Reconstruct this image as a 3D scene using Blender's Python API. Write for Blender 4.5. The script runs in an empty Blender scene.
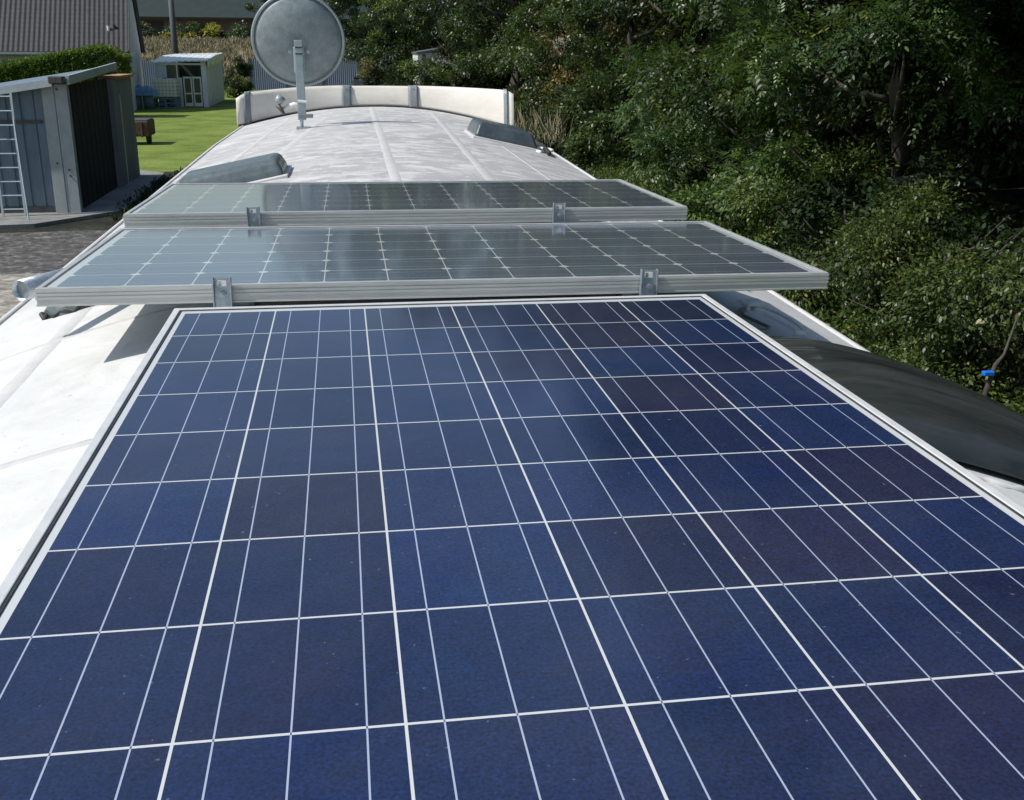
import bpy, bmesh, math, random
import numpy as np
from mathutils import Vector, Matrix
rad = math.radians
# ------------------------------------------------------------------ camera, light
scene = bpy.context.scene
COL = scene.collection
cam_d = bpy.data.cameras.new('camera'); cam = bpy.data.objects.new('camera', cam_d); COL.objects.link(cam)
scene.camera = cam
cam_d.sensor_width = 36; cam_d.lens = 36*1062.27/1024
cam_d.clip_start = .05; cam_d.clip_end = 3000
RW = ((0.98818036, -0.1531141, 0.00746022), (0.04099491, 0.31084282, 0.94957683), (-0.14771256, -0.93804734, 0.31344567))
m3 = Matrix(RW).transposed()
cam.matrix_world = Matrix.Translation((-0.18521, -1.90219, 3.44583)) @ m3.to_4x4()
TO_SUN = Vector((-0.655, -0.10, 0.745)).normalized()
sun_d = bpy.data.lights.new('sun', 'SUN'); sun_d.energy = 4.8; sun_d.angle = rad(.53); sun_d.color = (1, .955, .88)
sun = bpy.data.objects.new('sun', sun_d); COL.objects.link(sun)
sun.rotation_euler = TO_SUN.to_track_quat('Z', 'Y').to_euler()
w = bpy.data.worlds.new('World'); scene.world = w; w.use_nodes = True
wn = w.node_tree; bg = wn.nodes['Background']
sky = wn.nodes.new('ShaderNodeTexSky'); sky.sky_type = 'NISHITA'; sky.sun_disc = False
sky.sun_elevation = math.asin(TO_SUN.z); sky.sun_rotation = math.atan2(TO_SUN.x, TO_SUN.y)
sky.air_density = 1.3; sky.dust_density = 1.6; sky.ozone_density = 2.4; sky.altitude = 50
wn.links.new(sky.outputs[0], bg.inputs[0]); bg.inputs[1].default_value = .115
scene.view_settings.view_transform = 'Standard'; scene.view_settings.look = 'None'
scene.view_settings.exposure = -0.12; scene.view_settings.gamma = 1; scene.view_settings.use_curve_mapping = False
scene.render.engine = 'CYCLES'
scene.cycles.max_bounces = 8; scene.cycles.transparent_max_bounces = 8

# ------------------------------------------------------------------ materials
def nodes(name):
    m = bpy.data.materials.new(name); m.use_nodes = True
    nt = m.node_tree; return m, nt, nt.nodes['Principled BSDF']
class NG:
    def __init__(s, nt): s.nt = nt
    def n(s, t, **k):
        x = s.nt.nodes.new(t)
        for a, b in k.items(): setattr(x, a, b)
        return x
    def l(s, a, b): s.nt.links.new(a, b)
    def put(s, inp, v):
        if isinstance(v, (int, float)): inp.default_value = v
        elif isinstance(v, (tuple, list)): inp.default_value = (*v, 1) if len(v) == 3 and inp.type == 'RGBA' else v
        else: s.l(v, inp)
    def m(s, op, a, b=0, c=0, clamp=False):
        x = s.n('ShaderNodeMath', operation=op, use_clamp=clamp)
        s.put(x.inputs[0], a); s.put(x.inputs[1], b); s.put(x.inputs[2], c); return x.outputs[0]
    def mix(s, f, a, b):
        x = s.n('ShaderNodeMix', data_type='RGBA'); s.put(x.inputs[0], f); s.put(x.inputs[6], a); s.put(x.inputs[7], b); return x.outputs[2]
    def noise(s, vec, scale, det=4, rough=.55, dist=0, dim='3D'):
        x = s.n('ShaderNodeTexNoise', noise_dimensions=dim); s.l(vec, x.inputs['Vector'])
        x.inputs['Scale'].default_value = scale; x.inputs['Detail'].default_value = det
        x.inputs['Roughness'].default_value = rough; x.inputs['Distortion'].default_value = dist; return x.outputs['Fac']
    def ramp(s, f, stops):
        x = s.n('ShaderNodeValToRGB'); s.put(x.inputs[0], f); e = x.color_ramp.elements
        while len(e) < len(stops): e.new(.5)
        for i, (p, c) in enumerate(stops): e[i].position = p; e[i].color = (*c, 1) if len(c) == 3 else c
        return x.outputs[0]
    def rng(s, v, a, b, c=0, d=1):
        x = s.n('ShaderNodeMapRange'); s.put(x.inputs[0], v)
        for i, q in enumerate((a, b, c, d)): x.inputs[1+i].default_value = q
        return x.outputs[0]
    def bump(s, h, strength, dist, bsdf):
        x = s.n('ShaderNodeBump'); s.l(h, x.inputs['Height']); x.inputs['Strength'].default_value = strength
        x.inputs['Distance'].default_value = dist; s.l(x.outputs[0], bsdf.inputs['Normal'])
    def obj(s, scale=(1, 1, 1)):
        t = s.n('ShaderNodeTexCoord'); mp = s.n('ShaderNodeMapping'); mp.inputs['Scale'].default_value = scale
        s.l(t.outputs['Object'], mp.inputs[0]); return mp.outputs[0]
    def sep(s, v):
        x = s.n('ShaderNodeSeparateXYZ'); s.l(v, x.inputs[0]); return x.outputs

def worn(name, a, b, rough=.6, scale=4, metal=0, bump=.15, bscale=40, bd=.002, stretch=(1, 1, 1), spec=.5):
    """two-tone worn surface"""
    m, nt, B = nodes(name); g = NG(nt); v = g.obj(stretch)
    f = g.noise(v, scale, 6, .62, .4); f2 = g.noise(v, scale*7, 3, .6)
    fac = g.rng(g.m('ADD', g.m('MULTIPLY', f, .7), g.m('MULTIPLY', f2, .3)), .36, .64)
    g.l(g.mix(fac, a, b), B.inputs['Base Color'])
    B.inputs['Roughness'].default_value = rough; B.inputs['Metallic'].default_value = metal
    B.inputs['Specular IOR Level'].default_value = spec
    g.l(g.rng(f2, .3, .7, max(rough-.1, .02), min(rough+.1, 1)), B.inputs['Roughness'])
    if bump: g.bump(g.noise(v, bscale, 3, .6), bump, bd, B)
    return m

def roof_material():
    m, nt, B = nodes('weathered_white_roof'); g = NG(nt); v = g.obj(); X, Y, Z = g.sep(v)
    patch = g.noise(v, 3.2, 8, .68, .9); fine = g.noise(v, 22, 6, .7, .3); big = g.noise(v, .9, 3, .5)
    st = g.noise(g.obj((9, .8, 1)), 2.0, 5, .6, .4)
    # chalky primer worn off more towards the front half of the roof, cleaner repainted rear
    front = g.rng(Y, -2.6, -1.4)
    fl = g.noise(g.obj((1.2, 1, 1)), 5.0, 9, .68, .5)
    c = g.mix(g.rng(big, .35, .65), (.42, .415, .42), (.49, .485, .487))
    c = g.mix(g.rng(fl, .485, .535), c, (.555, .55, .55))
    c = g.mix(g.rng(g.noise(g.obj((1, 1.3, 1)), 6.5, 8, .66, .3), .545, .575), c, (.66, .66, .655))
    clean = g.mix(g.rng(patch, .35, .7), (.62, .63, .62), (.74, .75, .74))
    col = g.mix(front, clean, c)
    dirt = g.rng(g.noise(v, 1.3, 7, .7, 1.2), .50, .72, 0, .6)
    col = g.mix(g.m('MULTIPLY', dirt, g.rng(st, .35, .7)), col, (.40, .38, .34))
    spk = g.rng(g.noise(v, 60, 2, .5), .70, .76, 0, .55)
    col = g.mix(spk, col, (.30, .28, .24))
    g.l(col, B.inputs['Base Color']); g.l(g.rng(fine, .3, .7, .38, .62), B.inputs['Roughness'])
    h = g.m('ADD', g.m('MULTIPLY', patch, 1.0), g.m('MULTIPLY', fine, .25))
    g.bump(h, .35, .008, B); return m

def pv_material(name, cx, cy, pitch, gap, axis, nb, cellA, cellB, chamfer=0, bus=.0014, back=(.58, .61, .62), poly=True, rough=.09):
    """glass-fronted photovoltaic cells: cx by cy grid centred on the object's origin"""
    m, nt, B = nodes(name); g = NG(nt); v = g.obj(); X, Y, Z = g.sep(v)
    u = g.m('ADD', g.m('DIVIDE', X, pitch), cx/2); w_ = g.m('ADD', g.m('DIVIDE', Y, pitch), cy/2)
    fu = g.m('SUBTRACT', g.m('FRACT', u), .5); fw = g.m('SUBTRACT', g.m('FRACT', w_), .5)
    au = g.m('MULTIPLY', g.m('ABSOLUTE', fu), pitch); aw = g.m('MULTIPLY', g.m('ABSOLUTE', fw), pitch)
    half = (pitch-gap)/2
    cell = g.m('MULTIPLY', g.m('LESS_THAN', au, half if axis == 'x' else half+.0002), g.m('LESS_THAN', aw, half))
    ins = g.m('MULTIPLY', g.m('LESS_THAN', g.m('ABSOLUTE', X), cx*pitch/2), g.m('LESS_THAN', g.m('ABSOLUTE', Y), cy*pitch/2))
    cell = g.m('MULTIPLY', cell, ins)
    if chamfer: cell = g.m('MULTIPLY', cell, g.m('LESS_THAN', g.m('ADD', au, aw), 2*half-chamfer))
    # busbars: lines along Y (axis 'y') or X (axis 'x')
    s = fu if axis == 'y' else fw
    q = g.m('ABSOLUTE', g.m('SUBTRACT', g.m('FRACT', g.m('ADD', g.m('MULTIPLY', s, nb), .5 if nb % 2 == 0 else 0.0)), .5 if nb % 2 == 0 else 0.0)) if False else None
    pos = [(i-(nb-1)/2)*(.052 if nb == 3 else .0625) for i in range(nb)]
    sm = g.m('MULTIPLY', s, pitch); line = None
    for p in pos:
        L = g.m('LESS_THAN', g.m('ABSOLUTE', g.m('SUBTRACT', sm, p)), bus/2)
        line = L if line is None else g.m('MAXIMUM', line, L)
    line = g.m('MULTIPLY', line, ins)
    # per-cell tint
    cv = g.n('ShaderNodeCombineXYZ'); g.l(g.m('FLOOR', u), cv.inputs[0]); g.l(g.m('FLOOR', w_), cv.inputs[1])
    wnz = g.n('ShaderNodeTexWhiteNoise'); wnz.noise_dimensions = '3D'; g.l(cv.outputs[0], wnz.inputs[0])
    rv = wnz.outputs['Value']
    col = g.mix(rv, cellA, cellB)
    if poly:
        wc = wnz.outputs['Color']; sc = g.n('ShaderNodeSeparateColor'); g.l(wc, sc.inputs[0])
        col = g.mix(g.rng(sc.outputs[1], .70, .95, 0, .45), col, (.018, .015, .038))
        vo = g.n('ShaderNodeTexVoronoi'); g.l(v, vo.inputs['Vector']); vo.inputs['Scale'].default_value = 110
        sc2 = g.n('ShaderNodeSeparateColor'); g.l(vo.outputs['Color'], sc2.inputs[0])
        hs = g.n('ShaderNodeHueSaturation'); g.put(hs.inputs['Color'], col); g.l(g.rng(sc2.outputs[0], 0, 1, .90, 1.10), hs.inputs['Value'])
        g.l(g.rng(g.noise(v, 5, 4, .6), .3, .7, .492, .508), hs.inputs['Hue']); col = hs.outputs[0]
        col = g.mix(g.rng(g.noise(v, 14, 4, .6), .42, .75, 0, .34), col, (.020, .019, .044))
    else:
        t = g.m('FRACT', g.m('MULTIPLY', (Y if axis == 'y' else Y), 180)); col = g.mix(g.rng(t, .0, .3, .12, 0), col, (.25, .27, .28))
    if poly:
        hs2 = g.n('ShaderNodeHueSaturation'); g.put(hs2.inputs['Color'], col); g.l(g.rng(g.noise(v, 300, 3, .7), .32, .68, .5, 1.5), hs2.inputs['Value']); col = hs2.outputs[0]
    col = g.mix(line, col, (.36, .42, .55) if poly else (.42, .45, .48))
    white = g.mix(line, back, (.10, .12, .17) if poly else (.34, .36, .38))
    col = g.mix(cell, white, col)
    dust = g.m('ADD', g.rng(g.noise(v, 2.2, 6, .65, .5), .4, .75, .015, .06), g.rng(g.noise(v, 170, 2, .5), .74, .79, 0, .25))
    vs = g.n('ShaderNodeTexVoronoi'); g.l(v, vs.inputs['Vector']); vs.inputs['Scale'].default_value = 9; vs.inputs['Randomness'].default_value = 1
    scv = g.n('ShaderNodeSeparateColor'); g.l(vs.outputs['Color'], scv.inputs[0])
    rs = g.rng(scv.outputs[0], .75, 1, 0, .024); spot = g.m('LESS_THAN', vs.outputs['Distance'], rs)
    dust = g.m('ADD', dust, g.m('MULTIPLY', spot, .35), clamp=True)
    col = g.mix(dust, col, (.42, .43, .42))
    g.l(col, B.inputs['Base Color']); B.inputs['IOR'].default_value = 1.52; B.inputs['Coat Weight'].default_value = .0 if poly else .7; B.inputs['Coat IOR'].default_value = 1.5; B.inputs['Coat Roughness'].default_value = .06
    g.l(g.rng(g.noise(v, 3, 4, .6), .3, .7, rough, rough+.05), B.inputs['Roughness'])
    g.bump(g.noise(v, 260, 2, .5), .06, .0006, B)
    return m

def ground_material(name, cols, scale, bump=.5, bd=.03, scale2=None, stops=(.38, .5, .62)):
    m, nt, B = nodes(name); g = NG(nt); v = g.obj()
    a = g.noise(v, scale, 8, .65, .4); b = g.noise(v, scale2 or scale*9, 6, .7)
    f = g.m('ADD', g.m('MULTIPLY', a, .55), g.m('MULTIPLY', b, .45))
    g.l(g.ramp(f, list(zip(stops, cols))), B.inputs['Base Color']); B.inputs['Roughness'].default_value = .92
    B.inputs['Specular IOR Level'].default_value = .2
    g.bump(b, bump, bd, B); return m

def leaf_material(name, dark, mid, light, yellow=(.20, .17, .03), rough=.42, yel=.965, spec=.5, trans=.24):
    m, nt, B = nodes(name); g = NG(nt)
    at = g.n('ShaderNodeAttribute', attribute_name='rnd'); r = at.outputs['Fac']
    oi = g.n('ShaderNodeObjectInfo'); v = g.obj()
    big = g.noise(v, .9, 3, .6)
    f = g.m('ADD', g.m('MULTIPLY', r, .55), g.m('MULTIPLY', big, .6))
    c = g.ramp(f, [(.25, dark), (.58, mid), (.85, light)])
    c = g.mix(g.m('GREATER_THAN', r, yel), c, yellow)
    hs = g.n('ShaderNodeHueSaturation'); g.l(c, hs.inputs['Color'])
    g.l(g.rng(oi.outputs['Random'], 0, 1, .48, .515), hs.inputs['Hue']); g.l(g.rng(oi.outputs['Random'], 0, 1, .85, 1.2), hs.inputs['Value'])
    g.l(hs.outputs[0], B.inputs['Base Color']); B.inputs['Roughness'].default_value = rough
    B.inputs['Specular IOR Level'].default_value = spec
    tr = g.n('ShaderNodeBsdfTranslucent'); g.l(g.mix(.5, hs.outputs[0], (.20, .32, .03)), tr.inputs[0])
    mx = g.n('ShaderNodeMixShader'); mx.inputs[0].default_value = trans
    out = nt.nodes['Material Output']; g.l(B.outputs[0], mx.inputs[1]); g.l(tr.outputs[0], mx.inputs[2]); g.l(mx.outputs[0], out.inputs[0])
    return m

def tile_material():
    m, nt, B = nodes('roof_tile'); g = NG(nt); v = g.obj(); X, Y, Z = g.sep(v)
    row = g.m('FRACT', g.m('DIVIDE', Y, .36)); cu = g.m('FRACT', g.m('DIVIDE', X, .25))
    e = g.m('MULTIPLY', g.rng(row, .0, .3, .1, 1), g.rng(g.m('ABSOLUTE', g.m('SUBTRACT', cu, .5)),   .40, .5, 1, .5))
    c = g.mix(g.rng(g.noise(v, 1.2, 6, .7), .35, .65), (.030, .032, .036), (.046, .047, .050))
    c = g.mix(g.rng(g.noise(v, 9, 2, .5), .4, .7), c, (.058, .053, .057))
    c = g.mix(e, (.035, .033, .036), c)
    g.l(c, B.inputs['Base Color']); B.inputs['Roughness'].default_value = .8
    g.bump(g.m('ADD', g.m('MULTIPLY', row, -1), g.m('SINE', g.m('MULTIPLY', cu, 6.28))), .5, .05, B); return m

M = {}
M['roof'] = roof_material()
M['seam'] = worn('white_sealant', (.50, .50, .50), (.60, .60, .595), .55, 8, 0, .3, 30, .004)
M['body'] = worn('white_body_paint', (.62, .63, .62), (.74, .75, .74), .35, 1.2, 0, .05)
M['cream'] = worn('cream_plastic', (.70, .665, .60), (.80, .77, .71), .5, 2.2, 0, .25, 6, .006, (1, 1, 2.5))
M['grey_strap'] = worn('grey_strap', (.16, .19, .21), (.25, .28, .30), .5, 9)
M['alu'] = worn('anodised_frame', (.44, .455, .445), (.56, .57, .555), .42, 5, .35, .05, 90, .0006, (1, 1, 14))
M['alu_white'] = worn('pale_frame', (.60, .62, .63), (.72, .73, .73), .36, 6, .15, .03, 90, .0006)
M['seal'] = worn('black_seal', (.02, .02, .025), (.05, .05, .055), .6, 30)
M['galv'] = worn('galvanised_steel', (.30, .36, .42), (.52, .57, .60), .38, 45, .75, .2, 80, .001)
M['darkhole'] = worn('dark_recess', (.03, .035, .04), (.06, .065, .07), .6, 10)
M['poly'] = pv_material('polycrystalline_cells', 6, 10, .158, .0027, 'y', 3, (.006, .013, .050), (.007, .022, .088))
M['mono'] = pv_material('monocrystalline_cells', 12, 6, .1285, .0025, 'x', 2, (.080, .105, .145), (.100, .128, .172), .011, .0012, (.60, .63, .64), False, .11)
M['hatch'] = worn('grey_hatch_plastic', (.075, .10, .11), (.12, .15, .16), .32, 5, 0, .1, 20, .003)
M['hatch_dark'] = worn('dark_hatch_plastic', (.045, .062, .075), (.085, .105, .12), .3, 5, 0, .1, 20, .003)
M['smoke'] = worn('smoked_acrylic', (.020, .025, .026), (.055, .06, .058), .10, 1.6, 0, .08, 3, .01, (1, 6, 1))  # paler streaks in the colour stand in for reflections
M['dish'] = worn('grey_dish_paint', (.17, .21, .23), (.28, .33, .35), .5, 14, .1, .25, 70, .002)
M['dish_rim'] = worn('pale_dish_rim', (.27, .32, .34), (.38, .43, .45), .4, 9, .2)
M['mast'] = worn('mast_steel', (.27, .34, .38), (.38, .45, .48), .4, 12, .4)
M['plastic_white'] = worn('white_plastic', (.68, .69, .66), (.78, .78, .75), .4, 12)
M['glass'] = worn('window_glass', (.02, .028, .032), (.045, .055, .06), .06, 2, 0, .02)
M['rubber'] = worn('rubber', (.02, .02, .02), (.04, .04, .04), .8, 20)
M['tarmac'] = worn('dark_steel', (.05, .05, .052), (.10, .09, .085), .5, 6)
M['grass'] = ground_material('lawn_grass', [(.085, .120, .030), (.150, .215, .036), (.235, .275, .085)], .5, .6, .03, 9)
M['rough_grass'] = ground_material('rough_grass', [(.05, .07, .02), (.12, .12, .045), (.20, .17, .085)], .25, .6, .08, 5)
M['field'] = ground_material('dry_field', [(.10, .10, .045), (.22, .175, .10), (.32, .26, .17)], .12, .5, .1, 2.4)
M['gravel'] = ground_material('gravel', [(.055, .055, .057), (.105, .102, .10), (.24, .235, .225)], 7, .9, .04, 3.4, (.42, .52, .62))
M['pale_gravel'] = ground_material('pale_gravel', [(.16, .15, .13), (.30, .28, .25), (.50, .47, .42)], 6, .8, .03, 4, (.40, .52, .62))  # same gravel, coloured paler for the sunlit stretch
M['soil_and_shade'] = ground_material('dark_soil_and_shade', [(.012, .014, .012), (.028, .030, .024), (.06, .066, .04)], .8, .8, .05, 6)  # forest floor; also the strip coloured dark for the shed's shade
M['slab'] = ground_material('concrete_slab', [(.17, .18, .18), (.24, .25, .245), (.31, .315, .30)], .9, .2, .01, 8)
M['leaf'] = leaf_material('broad_leaves', (.009, .022, .007), (.027, .058, .015), (.10, .150, .038))
M['leaf_pale'] = leaf_material('pale_leaves', (.038, .060, .012), (.085, .120, .022), (.17, .20, .045), (.24, .18, .03), .45, .93)
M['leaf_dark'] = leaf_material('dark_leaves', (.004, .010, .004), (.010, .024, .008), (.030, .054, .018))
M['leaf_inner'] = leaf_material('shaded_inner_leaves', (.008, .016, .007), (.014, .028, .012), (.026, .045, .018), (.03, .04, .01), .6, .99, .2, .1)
M['leaf_brown'] = leaf_material('turning_leaves', (.07, .06, .02), (.14, .105, .035), (.22, .16, .05), (.25, .12, .03), .5, .9)
M['ivy'] = leaf_material('ground_leaves', (.013, .028, .007), (.048, .088, .018), (.150, .200, .044), (.26, .22, .05), .45, .95)
M['clipped'] = leaf_material('clipped_leaves', (.05, .11, .016), (.09, .18, .026), (.14, .24, .04), (.10, .16, .03), .6, .97)
M['yellow'] = leaf_material('yellow_leaves', (.14, .15, .02), (.30, .28, .03), (.42, .38, .05), (.40, .30, .05), .6, .8)
M['bark'] = worn('bark', (.035, .03, .024), (.085, .072, .058), .85, 6, 0, .8, 20, .02, (1, 1, .3))
M['inner'] = worn('dark_twigs', (.010, .013, .008), (.020, .024, .014), .95, 6, 0, .8, 8, .1)
M['shed_metal'] = worn('blue_grey_sheet', (.115, .165, .215), (.18, .24, .29), .5, 2, .1, .1, 10, .004, (3, 1, .6))
M['shed_dark'] = worn('near_black_boards', (.010, .010, .011), (.026, .024, .022), .85, 3, 0, .4, 10, .01, (1, 5, .4))
M['shed_post'] = worn('pale_post', (.30, .34, .35), (.42, .46, .46), .6, 2.5, 0, .2, 9, .01, (1, 1, .6))
M['shed_block'] = worn('grey_render', (.16, .17, .20), (.24, .245, .275), .75, 2.5, 0, .3, 9, .01, (1, 1, .4))
M['fascia'] = worn('pale_fascia', (.42, .48, .52), (.56, .62, .64), .4, 4, .2)
M['terracotta'] = worn('terracotta', (.36, .19, .11), (.48, .28, .17), .8, 6)
M['ladder'] = worn('ladder_alu', (.42, .52, .58), (.58, .66, .70), .4, 8, .5)
M['tiles'] = tile_material()
M['render_wall'] = worn('pale_render', (.56, .56, .56), (.66, .65, .65), .8, 1.2)
M['brown'] = worn('brown_brick', (.13, .085, .07), (.20, .13, .105), .85, 3)
M['red_door'] = worn('red_brown_paint', (.22, .10, .07), (.30, .15, .11), .6, 3)
M['blue_fence'] = worn('blue_sheet_fence', (.13, .165, .27), (.20, .235, .35), .55, 1.5, .1, .1, 6, .01, (6, 6, .5))
M['gh_sheet'] = worn('translucent_sheet', (.56, .57, .64), (.76, .77, .81), .4, 1.6, 0, .15, 8, .01, (4, 4, .5))
M['gh_roof'] = worn('white_sheet_roof', (.70, .73, .74), (.84, .86, .86), .35, 2, 0, .2, 6, .01)
M['tank'] = worn('milky_tank', (.80, .82, .66), (.88, .89, .78), .5, 2)
M['blue_tarp'] = worn('blue_tarp', (.05, .17, .34), (.16, .32, .50), .4, 4, 0, .8, 4, .06)
M['blue_bin'] = worn('blue_green_plastic', (.08, .15, .20), (.13, .22, .28), .5, 3)
M['blue'] = worn('bright_blue_plastic', (.01, .12, .60), (.02, .20, .75), .35, 20)
M['rust'] = worn('rusty_steel', (.06, .035, .028), (.13, .07, .05), .8, 8, .2, .4, 30, .004)
M['barn'] = worn('dark_barn_wall', (.055, .042, .045), (.085, .065, .066), .85, .6)
M['barn_roof'] = worn('green_barn_roof', (.012, .022, .018), (.02, .034, .028), .6, .8)
M['black_paint'] = worn('black_car_paint', (.015, .016, .018), (.03, .03, .034), .15, 3)
M['pole'] = worn('pole_wood', (.06, .07, .08), (.10, .11, .12), .8, 4, 0, .3, 10, .01, (1, 1, .2))
M['straw'] = worn('dry_stems', (.22, .20, .12), (.34, .31, .20), .8, 4)

# ------------------------------------------------------------------ mesh helpers
class MB:
    def __init__(s): s.v = []; s.f = []
    def face(s, pts): i = len(s.v); s.v += [tuple(p) for p in pts]; s.f.append(tuple(range(i, i+len(pts))))
    def box(s, x0, x1, y0, y1, z0, z1, mat=None):
        P = [Vector(p) for p in ((x0, y0, z0), (x1, y0, z0), (x1, y1, z0), (x0, y1, z0), (x0, y0, z1), (x1, y0, z1), (x1, y1, z1), (x0, y1, z1))]
        if mat: P = [mat @ p for p in P]
        i = len(s.v); s.v += [tuple(p) for p in P]
        s.f += [tuple(i+k for k in q) for q in ((0, 3, 2, 1), (4, 5, 6, 7), (0, 1, 5, 4), (1, 2, 6, 5), (2, 3, 7, 6), (3, 0, 4, 7))]
        return s
    def tube(s, pts, r, n=10, cap=True, ry=None):
        pts = [Vector(p) for p in pts]; rs = r if isinstance(r, (list, tuple)) else [r]*len(pts); base = len(s.v)
        for k, p in enumerate(pts):
            d = (pts[min(k+1, len(pts)-1)]-pts[max(k-1, 0)]).normalized()
            a = d.cross(Vector((0, 0, 1)))
            if a.length < .05: a = d.cross(Vector((0, 1, 0)))
            a.normalize(); b = d.cross(a)
            for j in range(n):
                t = 2*math.pi*j/n; s.v.append(tuple(p+rs[k]*(math.cos(t)*a+math.sin(t)*b)))
        for k in range(len(pts)-1):
            for j in range(n):
                s.f.append((base+k*n+j, base+k*n+(j+1) % n, base+(k+1)*n+(j+1) % n, base+(k+1)*n+j))
        if cap:
            s.f.append(tuple(base+j for j in range(n))[::-1]); s.f.append(tuple(base+(len(pts)-1)*n+j for j in range(n)))
        return s
    def grid(s, rows, close=False):
        base = len(s.v); n = len(rows[0])
        for r in rows: s.v += [tuple(p) for p in r]
        for i in range(len(rows)-1):
            for j in range(n-1): s.f.append((base+i*n+j, base+i*n+j+1, base+(i+1)*n+j+1, base+(i+1)*n+j))
        return s
    def lathe(s, prof, c=(0, 0, 0), n=24, mat=None):
        rows = []
        for (r, z) in prof:
            q = [Vector((c[0]+r*math.cos(2*math.pi*j/n), c[1]+r*math.sin(2*math.pi*j/n), c[2]+z)) for j in range(n+1)]
            rows.append([mat @ p for p in q] if mat else q)
        return s.grid(rows)
    def build(s, name, mat, parent=None, smooth=False, bevel=0, solid=0, seg=2):
        me = bpy.data.meshes.new(name); me.from_pydata(s.v, [], s.f); me.validate()
        bm = bmesh.new(); bm.from_mesh(me); bmesh.ops.remove_doubles(bm, verts=bm.verts, dist=1e-5)
        bmesh.ops.recalc_face_normals(bm, faces=bm.faces); bm.to_mesh(me); bm.free()
        me.materials.append(M[mat] if isinstance(mat, str) else mat)
        if smooth: me.polygons.foreach_set('use_smooth', [True]*len(me.polygons))
        o = bpy.data.objects.new(name, me); COL.objects.link(o)
        if parent: o.parent = parent
        if solid:
            q = o.modifiers.new('solid', 'SOLIDIFY'); q.thickness = solid; q.offset = -1
        if bevel:
            q = o.modifiers.new('bevel', 'BEVEL'); q.width = bevel; q.segments = seg; q.limit_method = 'ANGLE'
        return o
def tag(o, label=None, cat=None, group=None, kind=None):
    if label: o['label'] = label
    if cat: o['category'] = cat
    if group: o['group'] = group
    if kind: o['kind'] = kind
    return o
def thing(name, label, cat, loc=(0, 0, 0), rot=(0, 0, 0), group=None):
    o = bpy.data.objects.new(name, None); COL.objects.link(o); o.location = loc; o.rotation_euler = rot
    o.empty_display_size = .1
    return tag(o, label, cat, group)
def kids(o): return [c for c in bpy.data.objects if c.parent == o]
def copy_tree(o, parent=None):
    c = o.copy(); COL.objects.link(c); c.parent = parent
    for ch in kids(o): copy_tree(ch, c)
    return c
H = 3.0     # height of the rear panel's glass above the yard

# ------------------------------------------------------------------ ground
def sheet(name, pts, z, mat, sub=0):
    mb = MB(); mb.face([(x, y, z) for x, y in pts]); return tag(mb.build(name, mat), kind='structure')
def hill(x, y):
    t = min(max((y-95)/26, 0), 1); t = t*t*(3-2*t); e = min(max((x-9)/10, 0), 1); e2 = e*e*(3-2*e)*2.2*min(max((70-y)/30, 0), 1)
    return 3.7*t+e2
mb = MB(); xs = [-900, -400, -200, -120, -80, -60]+list(range(-50, 61, 3))+[80, 120, 200, 400, 900]
ys = [-300, -100, -40, -20]+list(range(-10, 171, 3))+[200, 260, 400, 900]
mb.grid([[(x, y, hill(x, y) if y < 200 else 3.7) for x in xs] for y in ys])
tag(mb.build('ground', 'grass', smooth=True), kind='structure')
# gravel yard, strip coloured lighter for sun, strip darkened for the shed's shade, slab, rough grass, dry field
sheet('gravel_yard', [(-30, 15.9), (-9, 15.4), (-4.7, 15.8), (1.2, 14.9), (1.2, 20.1), (-4.3, 20.3), (-6.3, 20.4), (-30, 19.6)], .008, 'gravel')
sheet('pale_gravel_drive', [(-30, -20), (1.2, -20), (1.2, 15.2), (-4.7, 16), (-9, 15.6), (-30, 16.1)], .004, 'pale_gravel')
sheet('shed_shade_strip', [(-9, 19.6), (-5.2, 20.0), (1.2, 19.9), (1.2, 26), (-2.0, 30), (-3.9, 31.0), (-5.6, 30.4), (-5.1, 24), (-6, 21.5)], .012, 'soil_and_shade')  # dark colour stands for the shade beside the shed
mb = MB(); mb.face([(-12, 19.4, 0), (-6.3, 20.4, 0), (-4.9, 22.2, 0), (-5.15, 29.5, 0), (-6.0, 30.4, 0), (-12, 30.4, 0)])
o = mb.build('concrete_slab', 'slab', solid=-.09); tag(o, kind='structure')
mb = MB(); f0 = [-60, -45, -30, -22, -18, -14, -10, -6, -2, 4, 12, 30, 60]
mb.grid([[(x, y, hill(x, y)+.03) for x in f0] for y in range(94, 171, 3)])
tag(mb.build('dry_field', 'field', smooth=True), kind='structure')
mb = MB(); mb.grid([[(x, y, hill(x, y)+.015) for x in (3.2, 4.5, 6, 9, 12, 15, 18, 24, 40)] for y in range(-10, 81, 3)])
tag(mb.build('forest_floor', 'soil_and_shade', smooth=True), kind='structure')

# ------------------------------------------------------------------ motorhome
def rc(y): return .02+.015*max(y, 0)
def rz(x, y):
    t = min(max(y/6, 0), 1); k = (.17+(.104-.17)*t)*(1.2 if x > rc(y) else 1)
    return H-.07-k*(x-rc(y))**2
van = thing('motorhome', 'long white motorhome whose weathered roof carries the three solar panels', 'motorhome', (0, 3.5, 0))
OFF = Vector((0, -3.5, 0))
def vb(mb, *a, **k):
    mb.v = [tuple(Vector(p)+OFF) for p in mb.v]; return mb.build(*a, parent=van, **k)
Y0, Y1 = -2.0, 9.0
HW = 1.185
rows = []; ys = [Y0+(Y1-Y0)*i/110 for i in range(111)]
for y in ys:
    c = rc(y); r = []
    for j in range(41):
        x = c-HW+2*HW*j/40; r.append((x, y, rz(x, y)))
    rows.append(r)
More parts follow.
